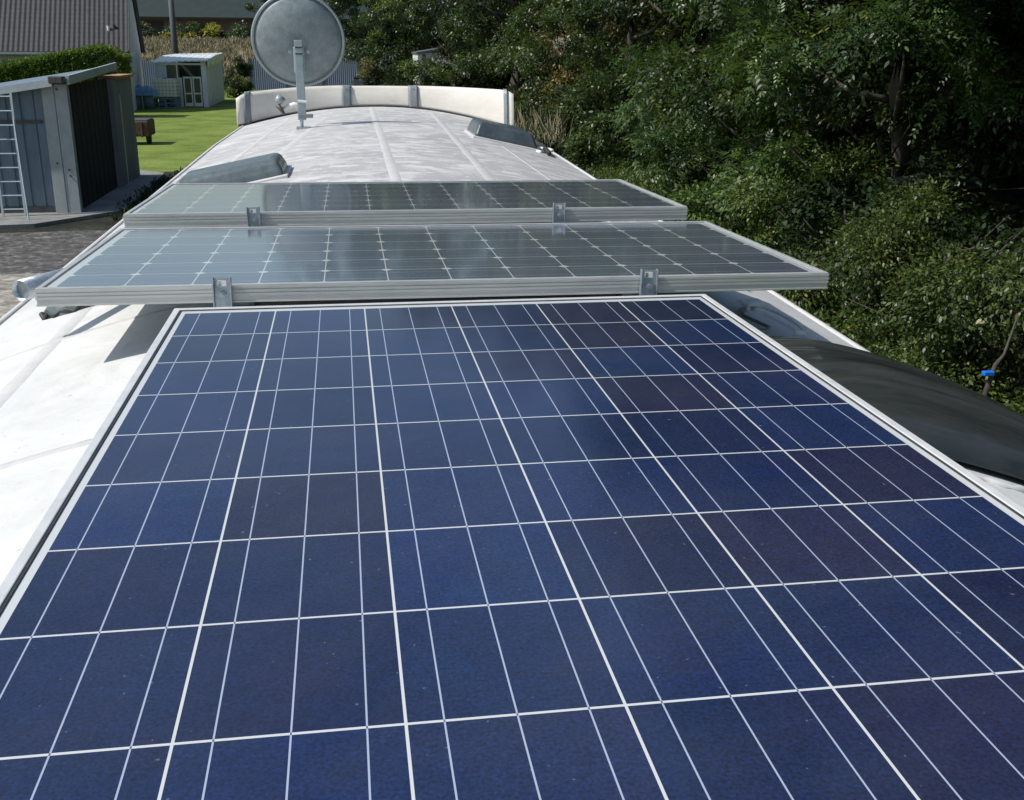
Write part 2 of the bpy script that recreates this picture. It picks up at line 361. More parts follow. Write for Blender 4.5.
# front of the roof dips away
for k in range(1, 9):
    y = Y1+.09*k; c = rc(Y1); rows.append([(c-HW+2*HW*j/40, y, rz(c-HW+2*HW*j/40, Y1)-.022*k*k*.5) for j in range(41)])
roof = vb(MB().grid(rows), 'roof', 'roof', smooth=True)
def edge(sgn):
    rr = []
    for y in ys+[Y1+.25, Y1+.5]:
        yy = min(y, Y1); x = rc(yy)+sgn*HW; z = rz(x, yy)-(0 if y <= Y1 else (y-Y1)*.35)
        prof = [(-.008, -.003), (-.006, .006), (.003, .008), (.012, .005), (.017, -.006), (.020, -.03), (.042, -.09), (.060, -.18)]
        rr.append([(x+sgn*a, y, z+b) for a, b in prof])
    return vb(MB().grid(rr), 'roof_gutter', 'seam', smooth=True)
edge(-1); edge(1)
for sgn in (-1, 1):
    rr = []
    for y in ys:
        x = rc(y)+sgn*(HW+.060); z = rz(rc(y)+sgn*HW, y)-.18
        rr.append([(x, y, z), (x+sgn*.01, y, z-.6), (x+sgn*.01, y, 1.2), (x, y, .45)])
    vb(MB().grid(rr), 'side_wall', 'body', smooth=False)
    for k in range(4):
        y = -.6+2.1*k; x = rc(y)+sgn*(HW+.072)
        mb = MB(); mb.box(x-.012, x+.012, y, y+1.3, 1.55, 2.15)
        wf = vb(mb, 'window', 'rubber', bevel=.01)
        mb = MB(); xx = x+sgn*.014; mb.box(xx-.006, xx+.006, y+.06, y+1.24, 1.61, 2.09, Matrix.Translation(OFF)); mb.build('pane', 'glass', wf)
    for y in (.6, 7.2):
        mt = Matrix.Translation(Vector((sgn*1.08, y, .42))+OFF) @ Matrix.Rotation(rad(90), 4, 'Y')
        ty = MB().lathe([(.22, -.11), (.36, -.11), (.42, -.07), (.42, .07), (.36, .11), (.22, .11)], n=32, mat=mt).build('wheel', 'rubber', van, smooth=True)
        MB().lathe([(.001, -.06), (.12, -.06), (.20, -.10), (.22, -.10), (.22, .10), (.20, .10), (.12, .06), (.001, .06)], n=32, mat=mt).build('rim', 'galv', ty, smooth=True)
mb = MB(); mb.grid([[(rc(Y0)-HW-.06+(2*HW+.12)*j/20, Y0-.005, z0 if z0 < 2 else (rz(rc(Y0)-HW+2*HW*j/20, Y0)-.004)) for j in range(21)] for z0 in (.45, 3)])
vb(mb, 'rear_wall', 'body')
mb = MB(); mb.box(-1.1, 1.36, Y1-.3, Y1+.75, .45, 2.45); vb(mb, 'front_end', 'body', bevel=.12)
# lengthwise sealed seams on the roof (follow the roof surface)
def strip(pa, pb, wd, name='roof_seam', mat='seam', h=.0015, n=60):
    rr = []
    for i in range(n+1):
        t = i/n; x = pa[0]+(pb[0]-pa[0])*t; y = pa[1]+(pb[1]-pa[1])*t; dx = pb[0]-pa[0]; dy = pb[1]-pa[1]; L = math.hypot(dx, dy)
        nx, ny = dy/L, -dx/L; q = wd*(1+.05*math.sin(i*1.7)+.05*math.sin(i*.61+1))
        rr.append([(x+nx*q*u, y+ny*q*u, rz(x+nx*q*u, y+ny*q*u)+hh) for u, hh in ((-.5, -.002), (-.36, h*.8), (0, h), (.36, h*.8), (.5, -.002))])
    return vb(MB().grid(rr), name, mat, smooth=True)
strip((-.70, 2.0), (-.30, 7.2), .075)
strip((.02, 1.9), (.09, 8.2), .055)
strip((.42, 1.9), (.62, 8.0), .06)
strip((.80, 1.9), (.83, 5.0), .03)
strip((-.86, 3.3), (-.62, 7.6), .04)
strip((-.55, 4.35), (.80, 4.25), .02, h=.0015)
strip((-1.0, 6.3), (1.1, 6.25), .022, h=.0015)
strip((-.85, -1.9), (-.86, 1.9), .05, h=.0015)
strip((-1.15, -.35), (-.52, -.28), .03, h=.0015)
strip((-1.15, .55), (-.52, .62), .03, h=.0015)

def hatch(name, cx_, cy_, lx, ly, h, mat, top, label, taper=.03, base=.018):
    """raised roof hatch: flange + bevelled cover following the roof slope"""
    def P(u, v, dz): x = cx_+u; y = cy_+v; return (x, y, rz(x, y)+dz)
    mb = MB(); a, b = lx/2+base, ly/2+base
    mb.grid([[P(-a, -b, .001), P(a, -b, .001)], [P(-a, -b, .014), P(a, -b, .014)]])
    ring = lambda a, b, dz: [P(*p, dz) for p in ((-a, -b), (a, -b), (a, b), (-a, b), (-a, -b))]
    mb = MB(); mb.grid([ring(a, b, -.002), ring(a, b, .014), ring(lx/2, ly/2, .016)])
    fl = vb(mb, name, mat, bevel=.003); fl['label'] = label
    c = MB(); rr = [(0, 0, .012), (0.0, 0, .03), (.012, .012, h*.55), (taper, taper, h*.93), (taper+.03, taper+.03, h)]
    c.grid([ring(lx/2-q, ly/2-q, z) for q, _, z in rr]); q = taper+.03
    c.face([P(-lx/2+q, -ly/2+q, h), P(lx/2-q, -ly/2+q, h), P(lx/2-q, ly/2-q, h), P(-lx/2+q, ly/2-q, h)])
    c.v = [tuple(Vector(p)+OFF) for p in c.v]
    c.build('cover', top, fl, bevel=.02, seg=4)
    return fl
hatch('roof_hatch', -.70, 3.20, .50, .40, .088, 'seam', 'hatch', 'grey bevelled roof hatch left, just in front of the farthest panel')
hatch('roof_hatch', .90, 5.55, .42, .50, .11, 'seam', 'hatch_dark', 'dark blue grey roof hatch near the right end of the cream deflector')

# smoked skylight dome beside the rear panel
SX0, SX1, SY0, SY1 = .53, 1.22, -.45, .11
rr = []
for i in range(45):
    v = i/44; r = []
    for j in range(45):
        u = j/44; x = SX0+(SX1-SX0)*u; y = SY0+(SY1-SY0)*v
        e = (1-abs(2*u-1)**3.2)*(1-abs(2*v-1)**2.6)
        e = max(e, 0)**.62
        z = rz(x, y)+.010+.088*e
        z += -.016*math.exp(-((v-.36+.10*u)/.035)**2)*e-.012*math.exp(-((v-.64+.08*u)/.05)**2)*e+.004*math.sin(v*21+u*3)*e
        r.append((x, y, z))
    rr.append(r)
sk = MB(); sk.grid(rr)
fl = MB(); 
ringp = lambda d, dz: [(x, y, rz(x, y)+dz) for x, y in ((SX0-d, SY0-d), (SX1+d, SY0-d), (SX1+d, SY1+d), (SX0-d, SY1+d), (SX0-d, SY0-d))]
fl.grid([ringp(.035, -.002), ringp(.035, .012), ringp(-.002, .014)])
f = vb(fl, 'skylight', 'grey_strap', bevel=.003); f['label'] = 'smoked dark dome skylight on the right roof side beside the near panel'
sk.v = [tuple(Vector(p)+OFF) for p in sk.v]; sk.build('dome', 'smoke', f, smooth=True)
# sealant blobs along the skylight's near edge
random.seed(5); mb = MB(); pts = []
for k in range(40):
    x = .55+.64*k/39; y = SY0-.045+random.uniform(-.006, .006); pts.append((x, y-3.5, rz(x, y)+.001))
mb.tube(pts, [random.uniform(.003, .009) for _ in pts], 8); mb.build('sealant_bead', 'plastic_white', f, smooth=True)
# cable gland and looped cable
cg = thing('roof_cable', 'pale looped cable with its white gland on the shaded roof right of the panels', 'cable', (.92, .80, rz(.92, .80)))
def cl(p): return tuple(Vector(p)-Vector((.92, .80, rz(.92, .80))))
mb = MB(); zc = rz(.92, .80)
mb.box(-.035, .035, -.03, .03, -.004, .03, Matrix.Translation((-.03, -.02, 0))); mb.build('gland', 'plastic_white', cg, bevel=.014, seg=3)
pts = []
for i in range(46):
    t = i/45; a = -1.2+t*4.6; x = .88+.055*math.sin(a)*(1-.15*t)+.02*t; y = .60+.12*math.cos(a)
    pts.append(cl((x, y, rz(x, y)+.010+.012*math.sin(t*3.1))))
MB().tube(pts, .0065, 8).build('cable', 'plastic_white', cg, smooth=True)
pts = [cl((x, y, rz(x, y)+.008)) for x, y in ((.92, .78), (.86, .72), (.80, .62), (.77, .52), (.81, .45), (.76, .36), (.64, .33), (.50, .36))]
MB().tube(pts, .0045, 8).build('cable', 'dish_rim', cg, smooth=True)

# ------------------------------------------------------------------ solar panels
def frame_side(mb, x0, x1, y0, y1, t, hgt, groove=True):
    pass
def make_panel(name, label, W, L, hgt, rim, sheet_mat, loc, rot, grooves):
    t = thing(name, label, 'solar panel', loc, rot, 'solar panels on the motorhome roof')
    def rail(x0, x1, y0, y1):
        mb = MB(); mb.box(x0, x1, y0, y1, -hgt, 0)
        return mb
    a, b = W/2, L/2
    fr = MB()
    fr.box(-a, a, -b, -b+rim, -hgt, 0); fr.box(-a, a, b-rim, b, -hgt, 0)
    fr.box(-a, -a+rim, -b+rim, b-rim, -hgt, -.0003); fr.box(a-rim, a, -b+rim, b-rim, -hgt, -.0003)
    fr.build('frame', 'alu_white' if not grooves else 'alu', t, bevel=.0012)
    if grooves:
        g = MB()
        for z in (-hgt*.22, -hgt*.42, -hgt*.62, -hgt*.97):
            g.box(-a-.0012, a+.0012, -b-.0014, -b+.001, z, z+hgt*.13 if z > -hgt*.9 else z+hgt*.07)
            g.box(-a-.0014, -a+.001, -b, b, z, z+hgt*.13 if z > -hgt*.9 else z+hgt*.07)
            g.box(a-.001, a+.0014, -b, b, z, z+hgt*.13 if z > -hgt*.9 else z+hgt*.07)
        g.build('frame_rib', 'alu', t)
    # dark gasket between rim and glass
    s = MB(); e = .0016 if grooves else .0028
    s.box(-a+rim, a-rim, -b+rim, -b+rim+e, -.006, -.0015); s.box(-a+rim, a-rim, b-rim-e, b-rim, -.006, -.0015)
    s.box(-a+rim, -a+rim+e, -b+rim+e, b-rim-e, -.006, -.0016); s.box(a-rim-e, a-rim, -b+rim+e, b-rim-e, -.006, -.0016)
    s.build('gasket', 'grey_strap' if grooves else 'seal', t)
    g = MB(); g.box(-a+rim, a-rim, -b+rim, b-rim, -.008, -.003); g.build('cell_sheet', sheet_mat, t)
    return t
# rear (near) panel: cells' far edge at y=0 -> cell block centre y=-.79
p1 = make_panel('solar_panel', 'large near blue polycrystalline panel filling the foreground', .992, 1.642, .040, .0115, 'poly', (0, -.79, H), (0, 0, 0), False)
p2 = make_panel('solar_panel', 'middle grey black panel set crosswise directly in front of the blue one', 1.602, .808, .036, .011, 'mono', (.026, .6062, H-.0040), (-.01722, .003, -.00602), True)
p3 = make_panel('solar_panel', 'farthest grey black crosswise panel, closest to the hatches and satellite dish', 1.592, .808, .040, .011, 'mono', (.0154, 1.5337, H+.0050), (-.0165, 0, -.00824), True)
def bracket(parent, x, yb=-.404, w=.031, lean=0):
    mt = Matrix.Translation((x, yb-.003, 0)) @ Matrix.Rotation(lean, 4, 'Y')
    mb = MB(); mb.box(-w/2, w/2, -.004, -.001, -.075, .014, mt)
    mb.box(-w/2-.0022, -w/2, -.014, -.001, -.075, .0165, mt); mb.box(w/2, w/2+.0022, -.014, -.001, -.075, .0165, mt)
    b = mb.build('mounting_bracket', 'galv', parent, bevel=.0006)
    s = MB()
    s.tube([mt @ Vector((-.006, -.0055, .004)), mt @ Vector((-.006, -.0036, .004))], .0055, 12)
    s.box(-.006, .008, -.0055, -.0037, -.0015, .0095, mt)
    s.build('slot', 'plastic_white', b)
    s = MB(); s.tube([mt @ Vector((.0, -.011, -.018)), mt @ Vector((0, -.004, -.018))], .0075, 6); s.tube([mt @ Vector((.0, -.0055, -.018)), mt @ Vector((0, -.004, -.018))], .0115, 18)
    s.tube([mt @ Vector((.0, -.011, -.018)), mt @ Vector((0, -.016, -.018))], .0038, 10)
    s.build('bolt', 'galv', b)
for px, x in ((p2, -.452), (p2, .405), (p3, -.449), (p3, .411)): bracket(px, x, lean=random.uniform(-.03, .03))
# feet between panel frames and roof
for p, L in ((p1, 1.642), (p2, .808), (p3, .808)):
    W = .9 if p is p1 else .95
    for sx in (-1, 1):
        for sy in (-.35, 1):
            cx_, cy_ = p.location.x+sx*W/2*.92, p.location.y+sy*L/2*.84
            zt = p.location.z-(.040 if p is p1 else .036); zb = rz(cx_, cy_)
            mb = MB(); mb.box(sx*W/2*.92-.02, sx*W/2*.92+.02, sy*L/2*.84-.03, sy*L/2*.84+.03, zb-p.location.z, zt-p.location.z-.0005)
            mb.build('mounting_foot', 'galv', p, bevel=.002)
# corner foot with black sealant at the middle panel's left corner
mb = MB(); fx, fy = -.875, .98
zb = rz(fx, fy)-p2.location.z; lx, ly = fx-p2.location.x, fy-p2.location.y
rr = []
for sc_, dz in ((1.0, -.004), (.93, .02), (.7, .045), (.35, .055), (.01, .056)):
    rr.append([(lx+sc_*.115*math.cos(a), ly+sc_*.075*math.sin(a), rz(fx+sc_*.115*math.cos(a), fy+sc_*.075*math.sin(a))-p2.location.z+dz) for a in [2*math.pi*j/20 for j in range(21)]])
mb.grid(rr); ft = mb.build('mounting_foot', 'hatch', p2, smooth=True)
random.seed(3); mb = MB()
pts = []
for j in range(17):
    a = math.pi*(1.05+.95*j/16); x = fx+.112*math.cos(a); y = fy+.076*math.sin(a)+random.uniform(-.008, .008); pts.append((x-p2.location.x, y-p2.location.y, rz(x, y)-p2.location.z+random.uniform(.0, .03)))
mb.tube(pts, [random.uniform(.003, .008) for _ in pts], 7); mb.build('sealant', 'seal', ft, smooth=True)
# aluminium tube sticking out from under the middle panel
tb = thing('metal_tube', 'silver tube sticking out at the left from under the middle solar panel', 'tube', (-.915, .585, H-.078))
dirv = Vector((.45, .89, .0)).normalized()
rr = MB(); rr.tube([dirv*0, dirv*.30], .024, 28, cap=False); tt = rr.build('tube_wall', 'galv', tb, smooth=True, solid=.002)
MB().tube([dirv*.012, dirv*.016], .0215, 24).build('end_plug', 'galv', tb)

# ------------------------------------------------------------------ wind deflector
df = thing('wind_deflector', 'curved cream wind deflector across the front end of the white roof', 'wind deflector', (.14, 8.3, H))
def dpos(s):   # s in -1..1 ; end wings sweep back
    x = .14+1.235*s; y = 8.42-.42*abs(s)**2.4; return x, y
def dtop(s): return H+.115-.03*s*s-.035*max(0, -s)**3
def dseg(s0, s1, n=24, r0=0, r1=0):
    front = []; 
    for i in range(n+1):
        s = s0+(s1-s0)*i/n; x, y = dpos(s); zb = rz(min(max(x, rc(y)-HW), rc(y)+HW), y)+.004; zt = dtop(s)
        if r0 and i < 3: zt -= r0*(1-i/3)**2
        if r1 and n-i < 3: zt -= r1*(1-(n-i)/3)**2
        col = []
        for k in range(9):
            q = k/8; lean = .05*q; bul = .012*math.sin(q*math.pi)
            col.append((x-.14, y-8.3+lean-bul, zb+(zt-zb)*q-H))
        col.append((x-.14, y-8.3+.05+.016, zt-H-.002)); col.append((x-.14, y-8.3+.05+.016, zt-H-.03))
        front.append(col)
    return MB().grid(front)
dseg(-1, -.225, r0=.035).build('deflector_shell', 'cream', df, smooth=True, solid=.006)
dseg(-.21, .265, n=16).build('deflector_shell', 'cream', df, smooth=True, solid=.006)
dseg(.28, 1, r1=.03).build('deflector_shell', 'cream', df, smooth=True, solid=.006)
for s0, s1 in ((-.255, -.185), (.245, .315), (-.945, -.905), (.93, .955)):
    rr = []
    for i in range(5):
        s = s0+(s1-s0)*i/4; x, y = dpos(s); zb = rz(x, y)+.002; zt = dtop(s)+.001
        rr.append([(x-.14, y-8.3-.02+.05*q-.012*math.sin(q*math.pi), zb+(zt-zb)*q-H) for q in [k/8 for k in range(9)]]+[(x-.14, y-8.3+.06, zt-H+.006)])
    mb = MB().grid(rr); st = mb.build('joint_strap', 'grey_strap', df, smooth=True, solid=.006)
    x, y = dpos((s0+s1)/2)
    for q in (.12, .88):
        zb = rz(x, y); zt = dtop(s0); b = MB(); c = Vector((x-.14, y-8.3-.022+.05*q-.012*math.sin(q*math.pi), zb+(zt-zb)*q-H))
        b.tube([c, c+Vector((0, -.006, 0))], .006, 6); b.build('rivet', 'galv', st)
# black rubber strip where deflector meets the roof
pts = []
for i in range(61):
    s = -.99+1.98*i/60; x, y = dpos(s); pts.append((x-.14, y-8.3-.014, rz(min(max(x, rc(y)-HW), rc(y)+HW), y)-H+.006))
MB().tube(pts, .009, 6).build('edge_seal', 'rubber', df, smooth=True)

# ------------------------------------------------------------------ satellite dish
dx0, dy0 = -.455, 6.05; dz0 = rz(dx0, dy0)
ds = thing('satellite_dish', 'round grey satellite dish seen from behind, on its mast at the roof front', 'satellite dish', (dx0, dy0, dz0))
tilt = Matrix.Translation((-.012, .17, H+.495-dz0)) @ Matrix.Rotation(rad(-90+14), 4, 'X')
R_ = .322
prof = [(.001, -.075), (.08, -.072), (.16, -.060), (.22, -.042), (.28, -.014), (R_-.012, .008), (R_-.004, .016), (R_, .012), (R_, .004), (R_-.012, -.004)]
# convex side (-local z) faces back towards the camera
MB().lathe([(r, z) for r, z in prof[:6]], n=72, mat=tilt).build('reflector', 'dish', ds, smooth=True, solid=.003)
MB().lathe([(R_-.014, .004), (R_-.006, -.003), (R_+.004, .000), (R_+.007, .008), (R_+.002, .016), (R_-.010, .014)], n=72, mat=tilt).build('rim', 'dish_rim', ds, smooth=True)
mb = MB(); mb.box(-.036, .022, -.012, .024, .06, .60); mb.build('mast', 'mast', ds, bevel=.004)
mb = MB(); mb.box(-.045, .033, .0, .10, .38, .555); hd = mb.build('head_clamp', 'mast', ds, bevel=.006)
for z in (.545, .503): MB().box(-.030, .018, -.014, -.003, z, z+.010, Matrix.Translation((0, .0, 0))).build('slot', 'seal', hd)
for z in (.44,):
    for x in (-.02, .006):
        MB().tube([(x, -.019, z), (x, -.011, z)], .005, 6).build('bolt', 'galv', hd)
for sx in (-.07, .055):
    MB().tube([(sx, .05, .52), (sx, .035, .52)], .012, 10).build('bolt', 'galv', hd)
mb = MB(); mb.tube([(-.012, .0, -.004), (-.010, .0, .10)], [.011, .014], 12); mb.build('post', 'galv', ds)
MB().box(-.03, .07, -.02, .03, .075, .10).build('pivot_plate', 'grey_strap', ds, bevel=.003)
MB().box(-.05, .05, -.05, .05, -.006, .012).build('base_plate', 'galv', ds, bevel=.003)
arm = MB(); arm.tube([(-.02, .02, .155), (-.06, .03, .165), (-.15, .04, .13)], [.017, .018, .016], 12).build('feed_arm', 'plastic_white', ds, smooth=True)
MB().tube([(-.03, -.006, .19), (.03, -.006, .185)], .012, 8).build('arm_clamp', 'plastic_white', ds)
ln = MB(); ln.tube([(-.17, .03, .18), (-.145, .02, .215)], [.028, .034], 16).build('feed_horn', 'dish_rim', ds, smooth=True)
MB().tube([(-.175, .02, .16), (-.15, .01, .13), (-.13, .0, .10)], [.018, .014, .010], 10).build('feed_body', 'tarmac', ds, smooth=True)
# grey hoses lying along the roof's right edge beyond the hatch
for (xa, ya, xb, yb, r, mt, lb) in ((1.16, 5.15, 1.30, 7.9, .016, 'rubber', 'black hose along the right roof edge beside the dark hatch'),):
    pts = [(xa+(xb-xa)*t+.02*math.sin(t*9), ya+(yb-ya)*t, rz(min(xa+(xb-xa)*t, rc(ya)+HW), ya+(yb-ya)*t)+r+.004) for t in [i/14 for i in range(15)]]
    tag(MB().tube(pts, r, 8).build('roof_hose', mt, smooth=True), lb, 'hose')
pts = [(1.16+.10*math.cos(a)*.6, 5.35+.16*math.sin(a), rz(1.16, 5.3)+.016) for a in [i*.5 for i in range(9)]]
tag(MB().tube(pts, .012, 8).build('cable_coil', 'plastic_white', smooth=True), 'small pale loop of cable at the right roof edge near the dark hatch', 'cable')

# ------------------------------------------------------------------ shed at the left
sh = thing('shed', 'grey lean-to shed with dark open side and pale corner post', 'shed', (-8.5, 26, 0))
def sb(mb, *a, **k):
    mb.v = [tuple(Vector(p)-Vector((-8.5, 26, 0))) for p in mb.v]; return mb.build(*a, parent=sh, **k)
def shz(x, y): return 2.80+.16*(x+5.75)+.036*(y-22)
mb = MB()
for i in range(26):   # corrugated front
    x = -9.6+i*.27
    if x+.27 > -6.22: break
    mb.box(x, x+.20, 21.96, 22.02, .09, shz(x, 22)-.06); mb.box(x+.20, x+.27, 21.99, 22.04, .09, shz(x, 22)-.06)
mb.box(-6.40, -6.225, 21.97, 22.03, .09, shz(-6.4, 22)-.06); sb(mb, 'front_wall', 'shed_metal')
mb = MB(); mb.box(-9.6, -6.3, 21.93, 21.99, 1.92, 1.99); sb(mb, 'wall_rail', 'tarmac')
mb = MB(); mb.box(-9.6, -6.3, 21.94, 21.99, .09, .22); sb(mb, 'wall_rail', 'tarmac')
mb = MB(); mb.box(-6.22, -5.98, 21.86, 22.06, .09, 2.70); mb.box(-5.975, -5.72, 21.87, 22.06, .09, 2.70); sb(mb, 'corner_post', 'shed_post', bevel=.008)
for x, z in ((-5.86, .98), (-5.85, .86), (-6.08, 1.12), (-5.92, 2.6)):
    mb = MB(); mb.tube([(x, 21.868, z), (x, 21.85, z)], .022, 10); sb(mb, 'fixing', 'tarmac')
mb = MB()
for i in range(18): mb.box(-5.86-.008*(i % 2), -5.80-.008*(i % 2), 22.08+i*.235, 22.08+i*.235+.225, .09, 2.68)
sb(mb, 'shade_boards', 'shed_dark')  # near-black colour stands for the shade inside the open side
mb = MB(); mb.box(-5.98, -5.70, 26.35, 28.9, .09, 2.68); sb(mb, 'side_wall', 'shed_block', bevel=.01)
mb = MB(); mb.box(-5.705, -5.685, 27.1, 27.17, .09, 2.3); sb(mb, 'downpipe', 'fascia')
mb = MB(); mb.box(-6.04, -5.64, 26.5, 28.98, 2.68, 2.75); sb(mb, 'coping', 'terracotta', bevel=.015)
mb = MB(); mb.box(-9.6, -5.98, 28.6, 28.75, .09, 2.2); sb(mb, 'back_wall', 'shed_block')
P4 = [(-9.8, 21.7), (-5.72, 21.7), (-5.70, 27.0), (-9.8, 27.0)]
mb = MB(); mb.face([(x, y, shz(x, y)+.02) for x, y in P4]); sb(mb, 'roof', 'shed_metal', solid=.05)
mb = MB(); mb.grid([[(-9.8, 21.66, shz(-9.8, 21.7)-.09), (-5.95, 21.66, shz(-5.95, 21.7)-.09)], [(-9.8, 21.66, shz(-9.8, 21.7)+.05), (-5.95, 21.66, shz(-5.95, 21.7)+.05)]]); sb(mb, 'fascia', 'fascia', solid=.04)
mb = MB(); mb.grid([[(-5.66, 21.9, shz(-5.66, 21.9)-.12), (-5.66, 27.0, shz(-5.66, 27)-.10)], [(-5.66, 21.9, shz(-5.66, 21.9)+.06), (-5.66, 27.0, shz(-5.66, 27)+.07)]]); sb(mb, 'fascia', 'fascia', solid=.05)
mb = MB(); mb.box(-6.0, -5.72, 21.58, 21.9, 2.72, 2.86); sb(mb, 'fascia_cap', 'tarmac', bevel=.02)

ld = thing('ladder', 'pale metal ladder standing against the front of the shed', 'ladder', (-6.84, 21.5, .09))
for k in range(9): MB().tube([(-.34, -.0+.012*k, .14+k*.28), (.10, .012*k, .14+k*.28)], .014, 8).build('rung', 'ladder', ld)
for x in (-.34, .10): MB().box(x-.022, x+.022, -.02, .02, .0, 2.45, Matrix.Rotation(rad(-2.4), 4, 'X')).build('rail', 'ladder', ld, bevel=.003)
mb = MB(); mb.tube([(.11, .02, 1.95), (.30, -.55, .0)], .016, 8); mb.build('strut', 'ladder', ld)
mb = MB(); mb.tube([(-.35, .02, 1.95), (-.40, -.55, .0)], .016, 8); mb.build('strut', 'ladder', ld)

# ------------------------------------------------------------------ house behind
hs = thing('house', 'pale house with a long dark tiled roof behind the clipped hedge', 'house', (-11.5, 61, 0), (0, 0, rad(5.6)))
def hb(mb, *a, **k):
    mb.v = [tuple(Vector(p)-Vector((-11.5, 61, 0))) for p in mb.v]; return mb.build(*a, parent=hs, **k)
X0, X1_, HY0, HY1, EZ, RZ_ = -45, -11.5, 61, 71.2, 3.33, 8.0
YM = (HY0+HY1)/2
mb = MB(); mb.box(X0, X1_-.02, HY0, HY0+.3, 0, EZ); mb.box(X0, X1_-.02, HY1-.3, HY1, 0, EZ); hb(mb, 'wall', 'render_wall')
for x in (X0, X1_-.3):
    mb = MB(); P = [(HY0, 0), (HY1, 0), (HY1, EZ), (YM, RZ_-.1), (HY0, EZ)]
    mb.face([(x, y, z) for y, z in P]); mb.face([(x+.3, y, z) for y, z in P][::-1]); hb(mb, 'gable_wall', 'render_wall')
def roofside(y0, y1):
    L = math.hypot(y1-y0, RZ_-EZ+.25); ang = math.atan2(RZ_-EZ+.25, abs(y1-y0))
    mb = MB(); mb.box(-(X1_-X0)/2-.25, (X1_-X0)/2+.12, 0, L, -.06, .06)
    o = mb.build('roof', 'tiles', hs); s = 1 if y1 > y0 else -1
    o.location = Vector(((X0+X1_)/2, y0, EZ-.22))-Vector((-11.5, 61, 0)); o.rotation_euler = (ang, 0, 0 if s > 0 else math.pi)
    return o
rf = roofside(HY0-.45, YM); roofside(HY1+.45, YM)
mb = MB(); mb.box(X0, X1_, HY0-.6, HY0-.45, EZ-.32, EZ-.2); hb(mb, 'gutter', 'fascia')
mb = MB(); mb.box(X1_+.10, X1_+.16, 0, 0, 0, 0)
for s in (1, -1):
    mb = MB(); ya = HY0-.4 if s > 0 else HY1+.4
    mb.grid([[(X1_+.16, ya, EZ-.35), (X1_+.16, YM, RZ_-.12)], [(X1_+.16, ya, EZ-.08), (X1_+.16, YM, RZ_+.15)]]); hb(mb, 'verge', 'pole', solid=.05)
for x0, x1, nm, mt in ((-40, -38, 'window', 'glass'), (-20.5, -19.2, 'door', 'pole'), (-24, -22, 'window', 'glass'), (-17.8, -15.6, 'shutter', 'red_door'), (-15.2, -13.0, 'shutter', 'red_door')):
    mb = MB(); mb.box(x0, x1, HY0-.06, HY0+.02, 1.0 if nm == 'window' else .1, 2.7); hb(mb, nm, mt, bevel=.02)
v = MB(); v.tube([(-12.1, 61.9, 4.1), (-12.1, 61.9, 4.55)], .09, 12); hb(v, 'vent_pipe', 'seal')
v = MB(); v.tube([(-12.4, 61.8, 4.1), (-12.4, 61.8, 4.5)], .08, 12); hb(v, 'vent_pipe', 'plastic_white')

# ------------------------------------------------------------------ greenhouse
gh = thing('greenhouse_shed', 'pale sheet garden shed with white roof and glazed double doors on the lawn', 'shed', (-9.2, 70, 0))
def gb(mb, *a, **k):
    mb.v = [tuple(Vector(p)-Vector((-9.2, 70, 0))) for p in mb.v]; return mb.build(*a, parent=gh, **k)
mb = MB()
for i in range(22):
    y = 66.6+i*.42; mb.box(-8.12+.02*(i % 2), -8.06+.02*(i % 2), y, y+.41, 0, 2.62)
gb(mb, 'side_wall', 'gh_sheet')
mb = MB(); mb.box(-10.95, -10.9, 66.6, 75.8, 0, 2.4); gb(mb, 'side_wall', 'gh_sheet')
mb = MB(); mb.box(-10.9, -8.1, 75.75, 75.8, 0, 2.5); gb(mb, 'back_wall', 'hatch')
mb = MB(); mb.box(-10.95, -10.35, 66.5, 66.56, 0, 2.5); mb.box(-9.75, -9.5, 66.5, 66.56, 0, 1.7); mb.box(-8.35, -8.06, 66.5, 66.56, 0, 2.6); mb.box(-10.35, -9.75, 66.5, 66.56, 0, .4); gb(mb, 'front_wall', 'gh_sheet')
mb = MB(); mb.box(-10.95, -8.06, 66.44, 66.5, 2.42, 2.52); mb.box(-9.78, -9.70, 66.44, 66.5, 1.5, 2.42); gb(mb, 'front_beam', 'plastic_white')
for x in (-9.42, -8.88):
    mb = MB(); mb.box(x, x+.07, 66.42, 66.5, .05, 1.75); mb.box(x+.42, x+.49, 66.42, 66.5, .05, 1.75); mb.box(x+.07, x+.42, 66.42, 66.5, 1.66, 1.75); mb.box(x+.07, x+.42, 66.42, 66.5, .75, .83); mb.box(x+.07, x+.42, 66.42, 66.5, .05, .25)
    d = gb(mb, 'door', 'plastic_white')
    mb = MB(); mb.box(x+.07, x+.42, 66.46, 66.48, .25, 1.66, Matrix.Translation((9.2, -70, 0))); mb.build('pane', 'glass', d)
mb = MB(); rr = []
for i in range(31):
    x = -11.15+3.25*i/30; rr.append([(x, 66.2, 2.58+.14*(i/30)+.025*math.sin(i*1.8)), (x, 71, 2.90+.1*(i/30)+.025*math.sin(i*1.8+1)), (x, 76.1, 2.98+.1*(i/30)+.03*math.sin(i*2.3))])
mb.grid(rr); gb(mb, 'roof', 'gh_roof', solid=.04)
rr = []
for i in range(25):
    y = 66.2+i*.41; rr.append([(-7.93, y, 2.72+.03*i/2.4), (-7.90+.04*math.sin(i*2), y, 2.5+.03*i/2.4+.06*math.sin(i*1.3)), (-7.93+.05*math.sin(i*3), y, 2.30+.03*i/2.4+.10*math.sin(i*2.1))])
mb = MB().grid(rr); gb(mb, 'roof_sheet_edge', 'gh_roof')

